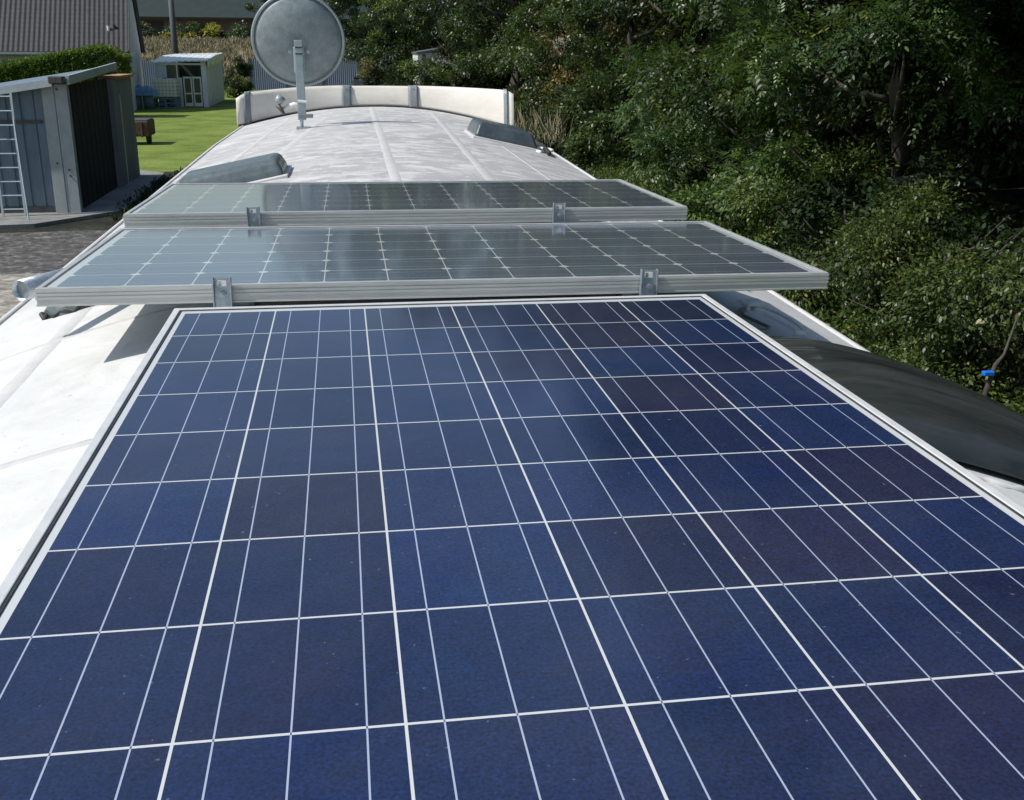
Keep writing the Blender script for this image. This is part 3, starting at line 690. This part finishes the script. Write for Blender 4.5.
ib = thing('water_tank', 'white caged water tank on a blue pallet in front of the garden shed', 'water tank', (-10.35, 65.6, 0))
MB().box(-.68, .68, -.5, .5, .62, 1.66).build('tank', 'tank', ib, bevel=.08, seg=3)
mb = MB()
for i in range(8): mb.box(-.70+i*.2-.005, -.70+i*.2+.005, -.53, -.515, .60, 1.66)
for i in range(6): mb.box(-.72, .72, -.545, -.53, .62+i*.2-.005, .62+i*.2+.005); mb.box(.70, .715, -.5, .5, .62+i*.2-.008, .62+i*.2+.008)
mb.build('cage', 'tarmac', ib)
mb = MB()
for z in (.05, .30, .55): mb.box(-.72, .72, -.56, .55, z-.04, z+.04)
for x in (-.65, 0, .65): mb.box(x-.08, x+.08, -.54, .5, .0, .55)
mb.build('pallet', 'blue_bin', ib)
MB().tube([(0, 0, 1.62), (0, 0, 1.70)], .12, 16).build('cap', 'tarmac', ib)

def bin_(x, y, lab):
    b = thing('water_butt', lab, 'barrel', (x, y, 0), group='barrels beside the water tank')
    MB().lathe([(.001, 0), (.26, 0), (.30, .45), (.28, .95), (.30, 1.0), (.001, 1.0)], n=20).build('barrel', 'blue_bin', b, smooth=True)
    MB().tube([(-.30, -.05, .0), (-.30, -.05, 1.05)], .02, 6).build('post', 'fascia', b)
bin_(-11.8, 64.2, 'blue green barrel under the blue sheet, farther left of the two'); bin_(-11.15, 64.2, 'blue green barrel under the blue sheet, next to the caged tank')
random.seed(8); rr = []
for i in range(15):
    r = []
    for j in range(11):
        u, v_ = i/14, j/10; x = -12.25+1.65*u; y = 63.75+.95*v_
        e = min(u, 1-u, v_, 1-v_)*2
        r.append((x, y, 1.03+.28*min(1, e*1.4)*random.uniform(.6, 1.2)-(.25 if e < .02 else 0)))
    rr.append(r)
tag(MB().grid(rr).build('tarpaulin', 'blue_tarp'), 'crumpled bright blue tarpaulin lying over the barrels', 'tarpaulin')

# cart on the lawn, just past the shed
ct = thing('garden_trailer', 'rusty dark two-wheeled trailer on the lawn behind the shed', 'trailer', (-7.50, 40.2, 0))
MB().box(-.75, .33, -.5, .9, .30, .86).build('box_body', 'rust', ct, bevel=.05)
MB().box(-.70, .28, -.45, .85, .86, .90).build('cover', 'tarmac', ct, bevel=.015)
for x in (-.62, .20):
    mt = Matrix.Translation((x, .1, .24)) @ Matrix.Rotation(rad(90), 4, 'Y')
    wv = MB().lathe([(.001, -.05), (.15, -.05), (.22, -.07), (.24, -.04), (.24, .04), (.22, .07), (.15, .05), (.001, .05)], n=24, mat=mt).build('wheel', 'rubber', ct, smooth=True)
    MB().lathe([(.001, -.075), (.12, -.07), (.13, .07), (.001, .075)], n=20, mat=mt).build('rim', 'rust', wv)
for x in (-.5, .05): MB().box(x, x+.05, -.56, -.5, .28, .84).build('post', 'tarmac', ct)

# ------------------------------------------------------------------ fences
def fence(x0, y0, x1, y1, h, label, z0=0):
    L = math.hypot(x1-x0, y1-y0); n = int(L/2.5)
    f = thing('sheet_fence', label, 'fence', (x0, y0, z0), (0, 0, math.atan2(y1-y0, x1-x0)), 'blue grey sheet fences behind the lawn')
    for k in range(n):
        a = L*k/n; b = L*(k+1)/n; mb = MB(); c = int((b-a)/.16)
        rr = [[(a+(b-a)*i/(c*2), .03*(i % 2), 0.04), (a+(b-a)*i/(c*2), .03*(i % 2), h+.04*math.sin(k*2.1))] for i in range(c*2+1)]
        mb.grid(rr); mb.build('sheet_panel', 'blue_fence', f, solid=.01)
    for k in range(n+1): MB().box(L*k/n-.05, L*k/n+.05, -.06, .0, 0, h+.12).build('post', 'pole', f)
fence(-16.5, 92, -9.7, 92.3, 2.3, 'blue grey sheet fence between the clipped hedge and the garden shed')
fence(-7.6, 93, 1.4, 92.6, 2.55, 'blue grey sheet fence running behind the satellite dish')
# utility pole
up = thing('utility_pole', 'dark utility pole standing in the dry field behind the garden shed', 'pole', (-14.0, 97, 0))
MB().tube([(0, 0, 0), (0, 0, 9)], [.30, .20], 14).build('pole_shaft', 'pole', up, smooth=True)
MB().box(-.9, .9, -.06, .06, 8.3, 8.45).build('cross_arm', 'pole', up)
for x in (-.8, 0, .8): MB().tube([(x, 0, 8.45), (x, 0, 8.65)], .05, 8).build('insulator', 'plastic_white', up)
# barn far off
bn = thing('barn', 'long dark barn with a green roof edge beyond the dry field', 'barn', (-14, 165, 3.7))
MB().box(-30, 20, 0, 14, 0, 3.55).build('wall', 'barn', bn)
mb = MB(); mb.grid([[(-31, -1, 3.5), (21, -1, 3.5)], [(-31, 7, 7), (21, 7, 7)], [(-31, 15, 4.3), (21, 15, 4.3)]]); mb.build('roof', 'barn_roof', bn, solid=-.3)
for x in (-26, -14, 6, 14): MB().box(x, x+3.2, -.05, .05, .0, 3.2).build('door', 'shed_dark', bn)

# ------------------------------------------------------------------ foliage
def six(p, d, s, n, L, W):
    return np.stack([p, p+d*L*.28+s*W*.46, p+d*L*.68+s*W*.36-n*L*.03, p+d*L-n*L*.12, p+d*L*.68-s*W*.36-n*L*.03, p+d*L*.28-s*W*.46], 1)
def leaf_cloud(centres, normals, rng, n_per, leaf, spread, aspect=.5, droop=.5, pinnate=False):
    """numpy leaf faces around clump centres -> verts (N,4,3), rnd"""
    K = len(centres); N = K*n_per
    c = np.repeat(centres, n_per, 0); nn = np.repeat(normals, n_per, 0)
    off = rng.normal(size=(N, 3)); off /= np.linalg.norm(off, axis=1, keepdims=True)+1e-9
    off *= (rng.random((N, 1))**.45)*spread*np.repeat(rng.uniform(.6, 1.3, (K, 1)), n_per, 0)
    off[:, 2] *= .75
    p = c+off
    # leaf direction: outwards and drooping; leaf normal: up/outwards with scatter
    d = nn*.7+off/spread*.6+rng.normal(size=(N, 3))*.55; d[:, 2] -= droop; d /= np.linalg.norm(d, axis=1, keepdims=True)+1e-9
    up = nn*.6+np.array([0, 0, .9])+rng.normal(size=(N, 3))*.45
    s = np.cross(d, up); s /= np.linalg.norm(s, axis=1, keepdims=True)+1e-9
    nrm = np.cross(s, d)
    L = leaf*rng.uniform(.55, 1.25, (N, 1)); W = L*aspect
    r = rng.random(N)*.7+np.repeat(rng.random(K), n_per)*.3
    if pinnate:   # each leaf becomes a leaf made of leaflets along a drooping stalk
        P = []; Rr = []
        q = 7
        for k in range(q):
            t = (k//2)/(q/2); side = 0 if k == q-1 else (1 if k % 2 else -1)
            o = p+d*L*2.6*t-np.array([0, 0, 1])*L*.9*t*t
            dd = d*(.55 if side else 1)+s*side*.85; dd[:, 2] -= .15; dd /= np.linalg.norm(dd, axis=1, keepdims=True)
            ss = np.cross(dd, nrm); ss /= np.linalg.norm(ss, axis=1, keepdims=True)+1e-9
            l = L*.95; w_ = l*.42
            P.append(six(o, dd, ss, nrm, l, w_)); Rr.append(r)
        return np.concatenate(P), np.concatenate(Rr)
    a = p; b = p+d*L*.45+s*W*.5; e = p+d*L-nrm*L*.12; f = p+d*L*.45-s*W*.5
    return six(p, d, s, nrm, L, W), r
def leaf_mesh(name, V, r):
    N, Q = V.shape[:2]; me = bpy.data.meshes.new(name)
    me.vertices.add(N*Q); me.vertices.foreach_set('co', V.astype(np.float32).ravel())
    me.loops.add(N*Q); me.loops.foreach_set('vertex_index', np.arange(N*Q, dtype=np.int32))
    me.polygons.add(N); me.polygons.foreach_set('loop_start', np.arange(0, N*Q, Q, dtype=np.int32))
    at = me.attributes.new('rnd', 'FLOAT', 'FACE'); at.data.foreach_set('value', r.astype(np.float32))
    me.update(calc_edges=True); return me
def crown_points(rng, n, R, Hh, z0, lump=.35, fill=.35, shape=.5):
    """clump centres on the outer side of many separate boughs that make up an uneven upright crown"""
    K = max(8, int(11*R*Hh/8)); th = rng.uniform(0, 2*np.pi, K); t = (np.arange(K)+rng.random(K))/K
    prof = np.clip(1.0-(np.abs(t-.40)/.64)**2.6, .10, 1)**.6
    rr = R*prof*rng.uniform(1-lump*1.3, 1.02, K)
    C = np.stack([rr*np.cos(th), rr*np.sin(th), z0+Hh*t], 1); out = np.stack([np.cos(th), np.sin(th), np.full(K, .25)], 1)
    rad_ = rng.uniform(.26, .46, K)*R*(.6+.4*prof)
    k = rng.integers(0, K, n); d = rng.normal(size=(n, 3))+out[k]*.9+np.array([0, 0, .45]); d /= np.linalg.norm(d, axis=1, keepdims=True)
    P = C[k]+d*(rad_[k]*(1-.35*rng.random(n)**2))[:, None]*np.array([1.1, 1.1, .75])
    P[:, 2] = np.maximum(P[:, 2], .1)
    return P, d
def limbs(rng, R, Hh, z0, tr):
    mb = MB(); top = Hh*.8+z0
    pts = [(.12*math.sin(k*1.3), .12*math.cos(k*1.7), top*k/8) for k in range(9)]
    mb.tube(pts, [tr*(1-.09*k) for k in range(9)], 9)
    for k in range(11):
        a = rng.uniform(0, 6.28); z = top*rng.uniform(.12, .85); l = R*rng.uniform(.4, .68)
        s = Vector((0, 0, z)); e = Vector((l*math.cos(a), l*math.sin(a), z+l*rng.uniform(.2, .7))); mid = (s+e)/2+Vector((0, 0, -.1*l))
        mb.tube([s, mid, e], [tr*.42, tr*.28, tr*.10], 6)
    for k in range(22):   # thin bare twigs that reach the leaves
        a = rng.uniform(0, 6.28); z = top*rng.uniform(.05, .9); l = R*rng.uniform(.5, .9)
        s = Vector((.3*l*math.cos(a), .3*l*math.sin(a), z)); e = Vector((l*math.cos(a+.2), l*math.sin(a+.2), z+l*rng.uniform(.1, .9)))
        mid = (s+e)/2+Vector((rng.uniform(-.15, .15), rng.uniform(-.15, .15), .1*l)); mb.tube([s, mid, e], [.018, .013, .004], 5)
    return mb
def make_tree(name, label, cat, seed, R, Hh, leaf, mat, n_low, n_per, zsplit=5.0, z0=.1, tr=.18, pin=False, group=None, loc=(0, 0, 0), rot=0, lump=.34, aspect=.5, spread=.34, n_high=None, core=True):
    rng = np.random.default_rng(seed); random.seed(seed)
    t = thing(name, label, cat, loc, (0, 0, rot), group)
    P, Nn = crown_points(rng, n_low, R, Hh, z0, lump)
    lo = P[:, 2] < zsplit
    V1, r1 = leaf_cloud(P[lo], Nn[lo], rng, n_per, leaf, spread, aspect, .5, pin)
    Vs, rs = [V1], [r1]
    if (~lo).any():
        V2, r2 = leaf_cloud(P[~lo], Nn[~lo], rng, max(6, int(n_per*(7 if pin else 1)/2.6)), leaf*1.35, spread*1.15, aspect, .4, False)
        Vs.append(V2); rs.append(r2)
    me = leaf_mesh('crown', np.concatenate(Vs), np.concatenate(rs)); me.materials.append(M[mat])
    c = bpy.data.objects.new('crown', me); COL.objects.link(c); c.parent = t
    if core:   # leaves coloured darker for the shade deep inside the crown
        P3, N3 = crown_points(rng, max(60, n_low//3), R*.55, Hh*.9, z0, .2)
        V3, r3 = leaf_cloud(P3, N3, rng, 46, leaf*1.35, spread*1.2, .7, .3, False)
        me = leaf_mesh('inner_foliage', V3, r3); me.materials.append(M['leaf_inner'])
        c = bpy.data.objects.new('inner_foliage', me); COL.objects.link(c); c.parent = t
    limbs(rng, R, Hh, z0, tr).build('trunk', 'bark', t, smooth=True)
    return t
G = 'trees of the dense wooded edge'
P_ = {}
P_['a'] = make_tree('broadleaf_tree', 'x', 'tree', 11, 2.5, 9.5, .085, 'leaf', 400, 38, 5.2, .1, .16, True, G, (0, 0, 0))
P_['b'] = make_tree('broadleaf_tree', 'x', 'tree', 12, 2.6, 10.5, .095, 'leaf', 430, 170, 5.5, .1, .18, False, G)
P_['c'] = make_tree('broadleaf_tree', 'x', 'tree', 13, 2.7, 11.5, .10, 'leaf_dark', 380, 180, 5.5, .1, .2, False, G, lump=.45)
P_['d'] = make_tree('broadleaf_tree', 'x', 'tree', 14, 2.4, 9.0, .11, 'leaf_pale', 340, 105, 5.5, .1, .14, False, G, lump=.4)
P_['e'] = make_tree('broadleaf_tree', 'x', 'tree', 15, 2.4, 9.0, .10, 'leaf_brown', 300, 90, 5.5, .1, .14, False, G, lump=.45)
used = set()
def place(kind, x, y, s, rot, label, sz=None):
    o = P_[kind] if kind not in used else copy_tree(P_[kind]); used.add(kind)
    o.location = (x, y, hill(x, y)-.05); o.scale = (s, s, sz or s); o.rotation_euler = (0, 0, rot); o['label'] = label; o['category'] = 'tree'
    return o
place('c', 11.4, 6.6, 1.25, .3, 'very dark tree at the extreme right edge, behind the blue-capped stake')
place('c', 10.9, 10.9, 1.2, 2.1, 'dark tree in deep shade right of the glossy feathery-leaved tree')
place('a', 7.9, 13.2, 1.05, 1.0, 'glossy feathery-leaved tree nearest the right corner of the middle panel')
place('b', 8.2, 16.6, 1.05, 4.0, 'bushy green tree standing directly behind the feathery-leaved one')
place('a', 8.3, 20.6, 1.15, 3.6, 'feathery-leaved tree above the right corner of the farthest panel')
place('d', 9.0, 24.2, 1.0, 1.6, 'paler yellow-green tree in the middle of the wooded edge')
place('c', 10.6, 28.0, 1.35, .9, 'shadowed dark tree right of the dark roof hatch')
place('b', 9.0, 33.0, 1.2, 2.5, 'broad green tree rising above the right end of the deflector')
place('e', 9.3, 39.0, 1.3, .4, 'tree with reddish-brown turning leaves over the deflector')
place('b', 7.6, 44.0, 1.3, 5.2, 'green tree just left of the reddish-brown one')
place('c', 8.2, 51.0, 1.6, 1.7, 'tall dark tree behind the white gable wall')
place('d', 3.9, 68.0, 1.1, 2.9, 'tall thin yellowing tree right of the satellite dish')
place('c', 3.6, 80.0, 1.6, .2, 'tall dark tree directly behind the dish rim')
place('c', 6.5, 72.0, 1.8, 4.4, 'tall dark tree between the yellowing tree and the white gable')
place('c', -1.9, 99.0, 1.75, 2.4, 'dark tall tree hidden mostly behind the satellite dish')
place('b', 2.9, 99.0, 1.75, 3.3, 'tall green tree behind the sheet fence right of the dish')
def canopy(x0, y0, n, ylo, yhi, zlo, zhi, label, seed):  # trees added to shade the right side, crowns out of view
    rng = np.random.default_rng(seed)
    t = thing('shading_tree', label, 'tree', (x0, y0, 0))
    P = np.stack([rng.uniform(-6.4, .8, n), rng.uniform(ylo, yhi, n), rng.uniform(zlo, zhi, n)], 1)
    V, r = leaf_cloud(P, np.tile([-.5, 0, .8], (n, 1)), rng, 55, .22, .6, .55, .4)
    me = leaf_mesh('crown', V, r); me.materials.append(M['leaf_dark']); c = bpy.data.objects.new('crown', me); COL.objects.link(c); c.parent = t
    mb = MB(); mb.tube([(0, 0, 0), (-.3, 0, 3), (-1.2, 0, 6), (-3.2, .2, 8)], [.28, .24, .2, .1], 10)
    for k in range(7): mb.tube([(-1.0-.3*k, 0, 5.7+.25*k), (-2.0-.5*k, -2.6+.9*k, 7.6)], [.09, .03], 6)
    mb.build('trunk', 'bark', t, smooth=True)
canopy(10.4, 9.5, 1000, -5.0, 4.4, 6.4, 12, 'added tree that shades the far right, its crown above the picture', 99)
canopy(11.6, 17.5, 420, -3.2, 4.0, 8.2, 13, 'added tree that shades the feathery-leaved trees, its crown above the picture', 98)
place('c', 12.5, 14.0, 1.5, 3.3, 'tall back-row tree behind the feathery-leaved one')
place('c', 13.0, 9.0, 1.5, 5.0, 'tall back-row tree behind the deep shade at the right edge')
place('c', 13.0, 20.5, 1.6, 1.2, 'tall back-row tree behind the bushy green tree')
place('c', 13.5, 27.0, 1.6, 4.1, 'tall back-row tree behind the yellow-green one')
place('c', 13.5, 36.0, 1.7, 2.2, 'tall back-row tree beyond the dark roof hatch')

def bush(name, label, x, y, R, Hh, leaf, mat, n, per, seed, group=None, aspect=.5, spread=.3, z=None):
    t = make_tree(name, label, 'bush', seed, R, Hh, leaf, mat, n, per, 99, .0, .05, False, group, (x, y, hill(x, y) if z is None else z), seed*.7, .35, aspect, spread)
    return t
GB = 'bramble bushes along the wooded edge'
bush('bramble_bush', 'sunlit bramble bush below the blue-capped stake at the right edge', 6.4, 7.2, 1.2, 1.6, .056, 'ivy', 190, 85, 31, GB)
bush('bramble_bush', 'sunlit bramble bush behind the dark skylight', 6.6, 9.4, 1.3, 1.7, .056, 'ivy', 200, 85, 32, GB)
bush('bramble_bush', 'bramble bush right of the middle panel corner', 6.5, 11.6, 1.2, 1.9, .06, 'ivy', 200, 85, 33, GB)
bush('bramble_bush', 'leafy bramble between the middle and farthest panel corners', 6.9, 14.6, 1.3, 1.9, .09, 'ivy', 150, 55, 34, GB)
bush('bramble_bush', 'bramble bush past the farthest panel corner', 7.2, 18.4, 1.4, 1.9, .10, 'leaf', 150, 50, 35, GB)
bush('bramble_bush', 'low bush beside the dark roof hatch', 7.8, 25.5, 1.7, 2.0, .12, 'leaf', 140, 50, 36, GB)
bush('bramble_bush', 'low bush beyond the right end of the deflector', 7.2, 34, 1.8, 2.1, .12, 'leaf', 140, 45, 37, GB)
bush('shrub', 'grey-green shrub in front of the white gable wall', 2.9, 46.5, 1.7, 2.75, .10, 'leaf_pale', 160, 45, 38)
bush('shrub', 'small rounded yellowing shrub above the middle deflector section', 1.55, 50.0, .8, 2.9, .09, 'leaf_brown', 70, 40, 39)
bush('shrub', 'dark shrub between the garden shed and the sheet fence', -7.9, 86, 1.0, 2.6, .14, 'leaf_dark', 110, 40, 40)
bush('shrub', 'small bright shrub at the right foot of the garden shed', -7.6, 80, .7, 1.3, .10, 'leaf_pale', 60, 40, 41)
for i, (x, y, R, h, mt, lb) in enumerate(((-13.6, 128, 2.4, 1.8, 'leaf', 'green bush left of the utility pole below the barn'), (-13.8, 122, 1.5, .8, 'yellow', 'low yellow bush right beside the utility pole'), (-11.0, 124, 1.8, 1.7, 'yellow', 'taller bright yellow bush right of the utility pole'), (-7.2, 130, 2.6, 1.5, 'leaf', 'green bush right of the yellow bush in front of the barn'), (-2.8, 128, 2.6, 1.5, 'leaf', 'green bush left of the satellite dish in front of the barn'), (-19.5, 128, 2.4, 1.8, 'leaf', 'green bush next to the house gable below the barn'))):
    bush('field_bush', lb, x-3.0, y, R, h, .22, mt, 90, 50, 50+i, 'bushes in front of the barn', .6, .5)

# ground leaves on the bank at the right
rng = np.random.default_rng(77)
n = 5200; yy = rng.uniform(3, 26, n); xx = 4.2+rng.random(n)*4.6+yy*.04
zz = np.array([hill(a, b) for a, b in zip(xx, yy)])+.05+np.clip((xx-4.8)*.28, 0, 1.1)*rng.uniform(.5, 1.0, n)
V, r = leaf_cloud(np.stack([xx, yy, zz], 1), np.tile([-.4, -.2, .9], (n, 1)), rng, 34, .060, .24, .6, .15)
me = leaf_mesh('ground_cover', V, r); me.materials.append(M['ivy']); o = bpy.data.objects.new('ground_cover', me); COL.objects.link(o)
tag(o, 'mixed ivy and bramble leaves covering the bank right of the motorhome', 'ground cover', kind='stuff')
# far wood behind the individual trees: one mass nobody could count
n = 3600; yy = rng.uniform(-12, 84, n); xx = rng.uniform(16.5, 21, n); zz = np.array([hill(a, b) for a, b in zip(xx, yy)])+rng.random(n)*10
V, r = leaf_cloud(np.stack([xx, yy, zz], 1), np.tile([-.8, 0, .5], (n, 1)), rng, 40, .30, .8, .6, .3)
V2, r2 = leaf_cloud(np.stack([rng.uniform(3.5, 16.5, 1500), rng.uniform(84, 88, 1500), rng.random(1500)*9+.2], 1), np.tile([0, -.8, .5], (1500, 1)), rng, 36, .34, .8, .6, .3)
me = leaf_mesh('far_wood', np.concatenate([V, V2]), np.concatenate([r, r2])); me.materials.append(M['leaf_inner']); o = bpy.data.objects.new('far_wood', me); COL.objects.link(o)
tag(o, 'dark mass of wood seen through the gaps behind the front trees', 'wood', kind='stuff')
# dry tall grass in the field
n = 2500; yy = rng.uniform(95, 122, n); xx = rng.uniform(-24, 4, n); zz = np.array([hill(a, b) for a, b in zip(xx, yy)])
V, r = leaf_cloud(np.stack([xx, yy, zz+.15], 1), np.tile([0, -.1, 1.0], (n, 1)), rng, 14, .55, .35, .12, -1.2)
me = leaf_mesh('dry_grass', V, r); me.materials.append(M['straw']); o = bpy.data.objects.new('dry_grass', me); COL.objects.link(o)
tag(o, 'dry tall grass covering the field behind the sheet fence', 'grass', kind='stuff')
# dark weeds on the strip that stands for shade and dry stems at the wood's foot
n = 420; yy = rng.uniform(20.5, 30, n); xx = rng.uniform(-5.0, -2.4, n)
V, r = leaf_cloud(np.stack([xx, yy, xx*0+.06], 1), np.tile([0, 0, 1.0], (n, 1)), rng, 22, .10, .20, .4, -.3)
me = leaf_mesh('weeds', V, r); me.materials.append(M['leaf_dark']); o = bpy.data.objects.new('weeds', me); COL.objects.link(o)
tag(o, 'low weeds coloured dark for the shade between shed and motorhome', 'weeds', kind='stuff')
n = 34; yy = rng.uniform(28, 36, n); xx = 5.2+rng.random(n)*1.0
V, r = leaf_cloud(np.stack([xx, yy, xx*0+.9], 1), np.tile([0, 0, 1.0], (n, 1)), rng, 7, .8, .35, .03, -1.6)
me = leaf_mesh('dry_stems', V, r); me.materials.append(M['straw']); o = bpy.data.objects.new('dry_stems', me); COL.objects.link(o)
tag(o, 'pale dry stems standing at the foot of the trees past the deflector', 'dry stems', kind='stuff')

# clipped hedge
hg = thing('clipped_hedge', 'dense clipped green hedge with rounded end in front of the house', 'hedge', (-16, 57, 0))
rng = np.random.default_rng(5); n = 6500
xx = -26+15.1*rng.random(n); top = np.clip(2.17+.19*(xx+18), 1.4, 3.5)
edge_ = np.clip((-10.9-xx)/1.3, 0, 1); top = top*(.6+.4*np.sqrt(1-(1-edge_)**2))
side = rng.random(n)
yf = np.where(side < .45, 56.0+rng.random(n)*.15, 56.0+rng.random(n)*2.0); zf = np.where(side < .45, rng.random(n)*top, top+rng.normal(size=n)*.05)
en = side > .92; zf = np.where(en, rng.random(n)*3.0, zf); xx = np.where(en, -11.5+zf*.15+rng.random(n)*.2, xx)
xx = np.where(side < .45, np.minimum(xx, -11.5+zf*.17), xx)
N_ = np.where((side < .45)[:, None], [[0., -1, .2]], [[0., -.1, 1.]])
V, r = leaf_cloud(np.stack([xx+16, yf-57, zf], 1), N_, rng, 40, .10, .20, .55, .0)
me = leaf_mesh('foliage', V, r); me.materials.append(M['clipped']); o = bpy.data.objects.new('foliage', me); COL.objects.link(o); o.parent = hg
mb = MB(); rr = []
for i in range(40):
    x = -26+14.3*i/39; tp = min(max(2.17+.19*(x+18), 1.4), 3.5)-.15; e = min(max((-11.6-x)/1.2, 0), 1); tp *= .5+.5*math.sqrt(max(0, 1-(1-e)**2))
    rr.append([(x+16, -.95, 0), (x+16, -.95, tp-.2), (x+16, -.75, tp), (x+16, .75, tp), (x+16, .95, tp-.2), (x+16, .95, 0)])
mb.grid(rr); mb.face(rr[-1]); mb.build('branches', 'inner', hg)

# white gable wall and dark car beyond the deflector
wg = thing('outbuilding', 'narrow white gable wall glimpsed between the trees past the deflector', 'building', (3.72, 54, 0))
MB().box(0, 2.6, 0, 4, 0, 3.25).build('wall', 'render_wall', wg)
mb = MB(); mb.grid([[(-.08, -.05, 3.27), (-.08, 4.1, 3.27)], [(1.3, -.05, 3.5), (1.3, 4.1, 3.5)], [(2.7, -.05, 3.27), (2.7, 4.1, 3.27)]]); mb.build('roof', 'pole', wg, solid=.08)
MB().box(.22, .36, -.03, .03, 2.6, 3.2).build('window', 'pole', wg)
bush('shrub', 'dark evergreen shrub hiding the right part of the white gable wall', 4.95, 52.0, 1.1, 5.2, .12, 'leaf_dark', 170, 60, 46)
cr = thing('parked_car', 'dark car whose roof shows just above the middle of the deflector', 'car', (1.05, 52, .0), (0, 0, rad(90)))
def loft(secs, name, mat, par, **k):
    return MB().grid(secs).build(name, mat, par, **k)
def sec(x, zb, zt, hw): return [(x, -hw, zb), (x, -hw*1.0, zb+(zt-zb)*.6), (x, -hw*.8, zt), (x, hw*.8, zt), (x, hw, zb+(zt-zb)*.6), (x, hw, zb)]
loft([sec(-2.1, .35, .6, .75), sec(-2.0, .3, .95, .85), sec(-1.0, .3, 1.02, .88), sec(1.4, .3, 1.05, .88), sec(2.0, .3, .95, .84), sec(2.1, .35, .6, .75)], 'body', 'black_paint', cr, smooth=True)
loft([sec(-1.15, 1.0, 1.02, .80), sec(-.5, 1.0, 2.05, .72), sec(1.2, 1.0, 2.08, .72), sec(1.9, 1.0, 1.05, .76)], 'cabin', 'glass', cr)
MB().box(-.48, 1.15, -.60, .60, 2.07, 2.12).build('roof', 'black_paint', cr, bevel=.03)
for x in (-1.3, 1.3):
    for y in (-.82, .82):
        mt = Matrix.Translation((x, y, .32)) @ Matrix.Rotation(rad(90), 4, 'X')
        MB().lathe([(.001, -.1), (.32, -.1), (.33, 0), (.32, .1), (.001, .1)], n=24, mat=mt).build('wheel', 'rubber', cr, smooth=True)

# stake with a blue cap among the leaves
st = thing('wooden_stake', 'leaning dark stake with bright blue plastic cap in the leaves at right', 'stake', (4.80, 5.5, 0))
MB().tube([(-.06, 0, 0), (0, 0, .82), (.06, 0, 1.10), (.12, .0, 1.18), (.20, .02, 1.50)], [.026, .024, .018, .012, .006], 9).build('stick', 'bark', st, smooth=True)
mb = MB(); mb.box(-.055, .035, -.05, .0, 1.02, 1.058); mb.build('blue_cap', 'blue', st, bevel=.008)
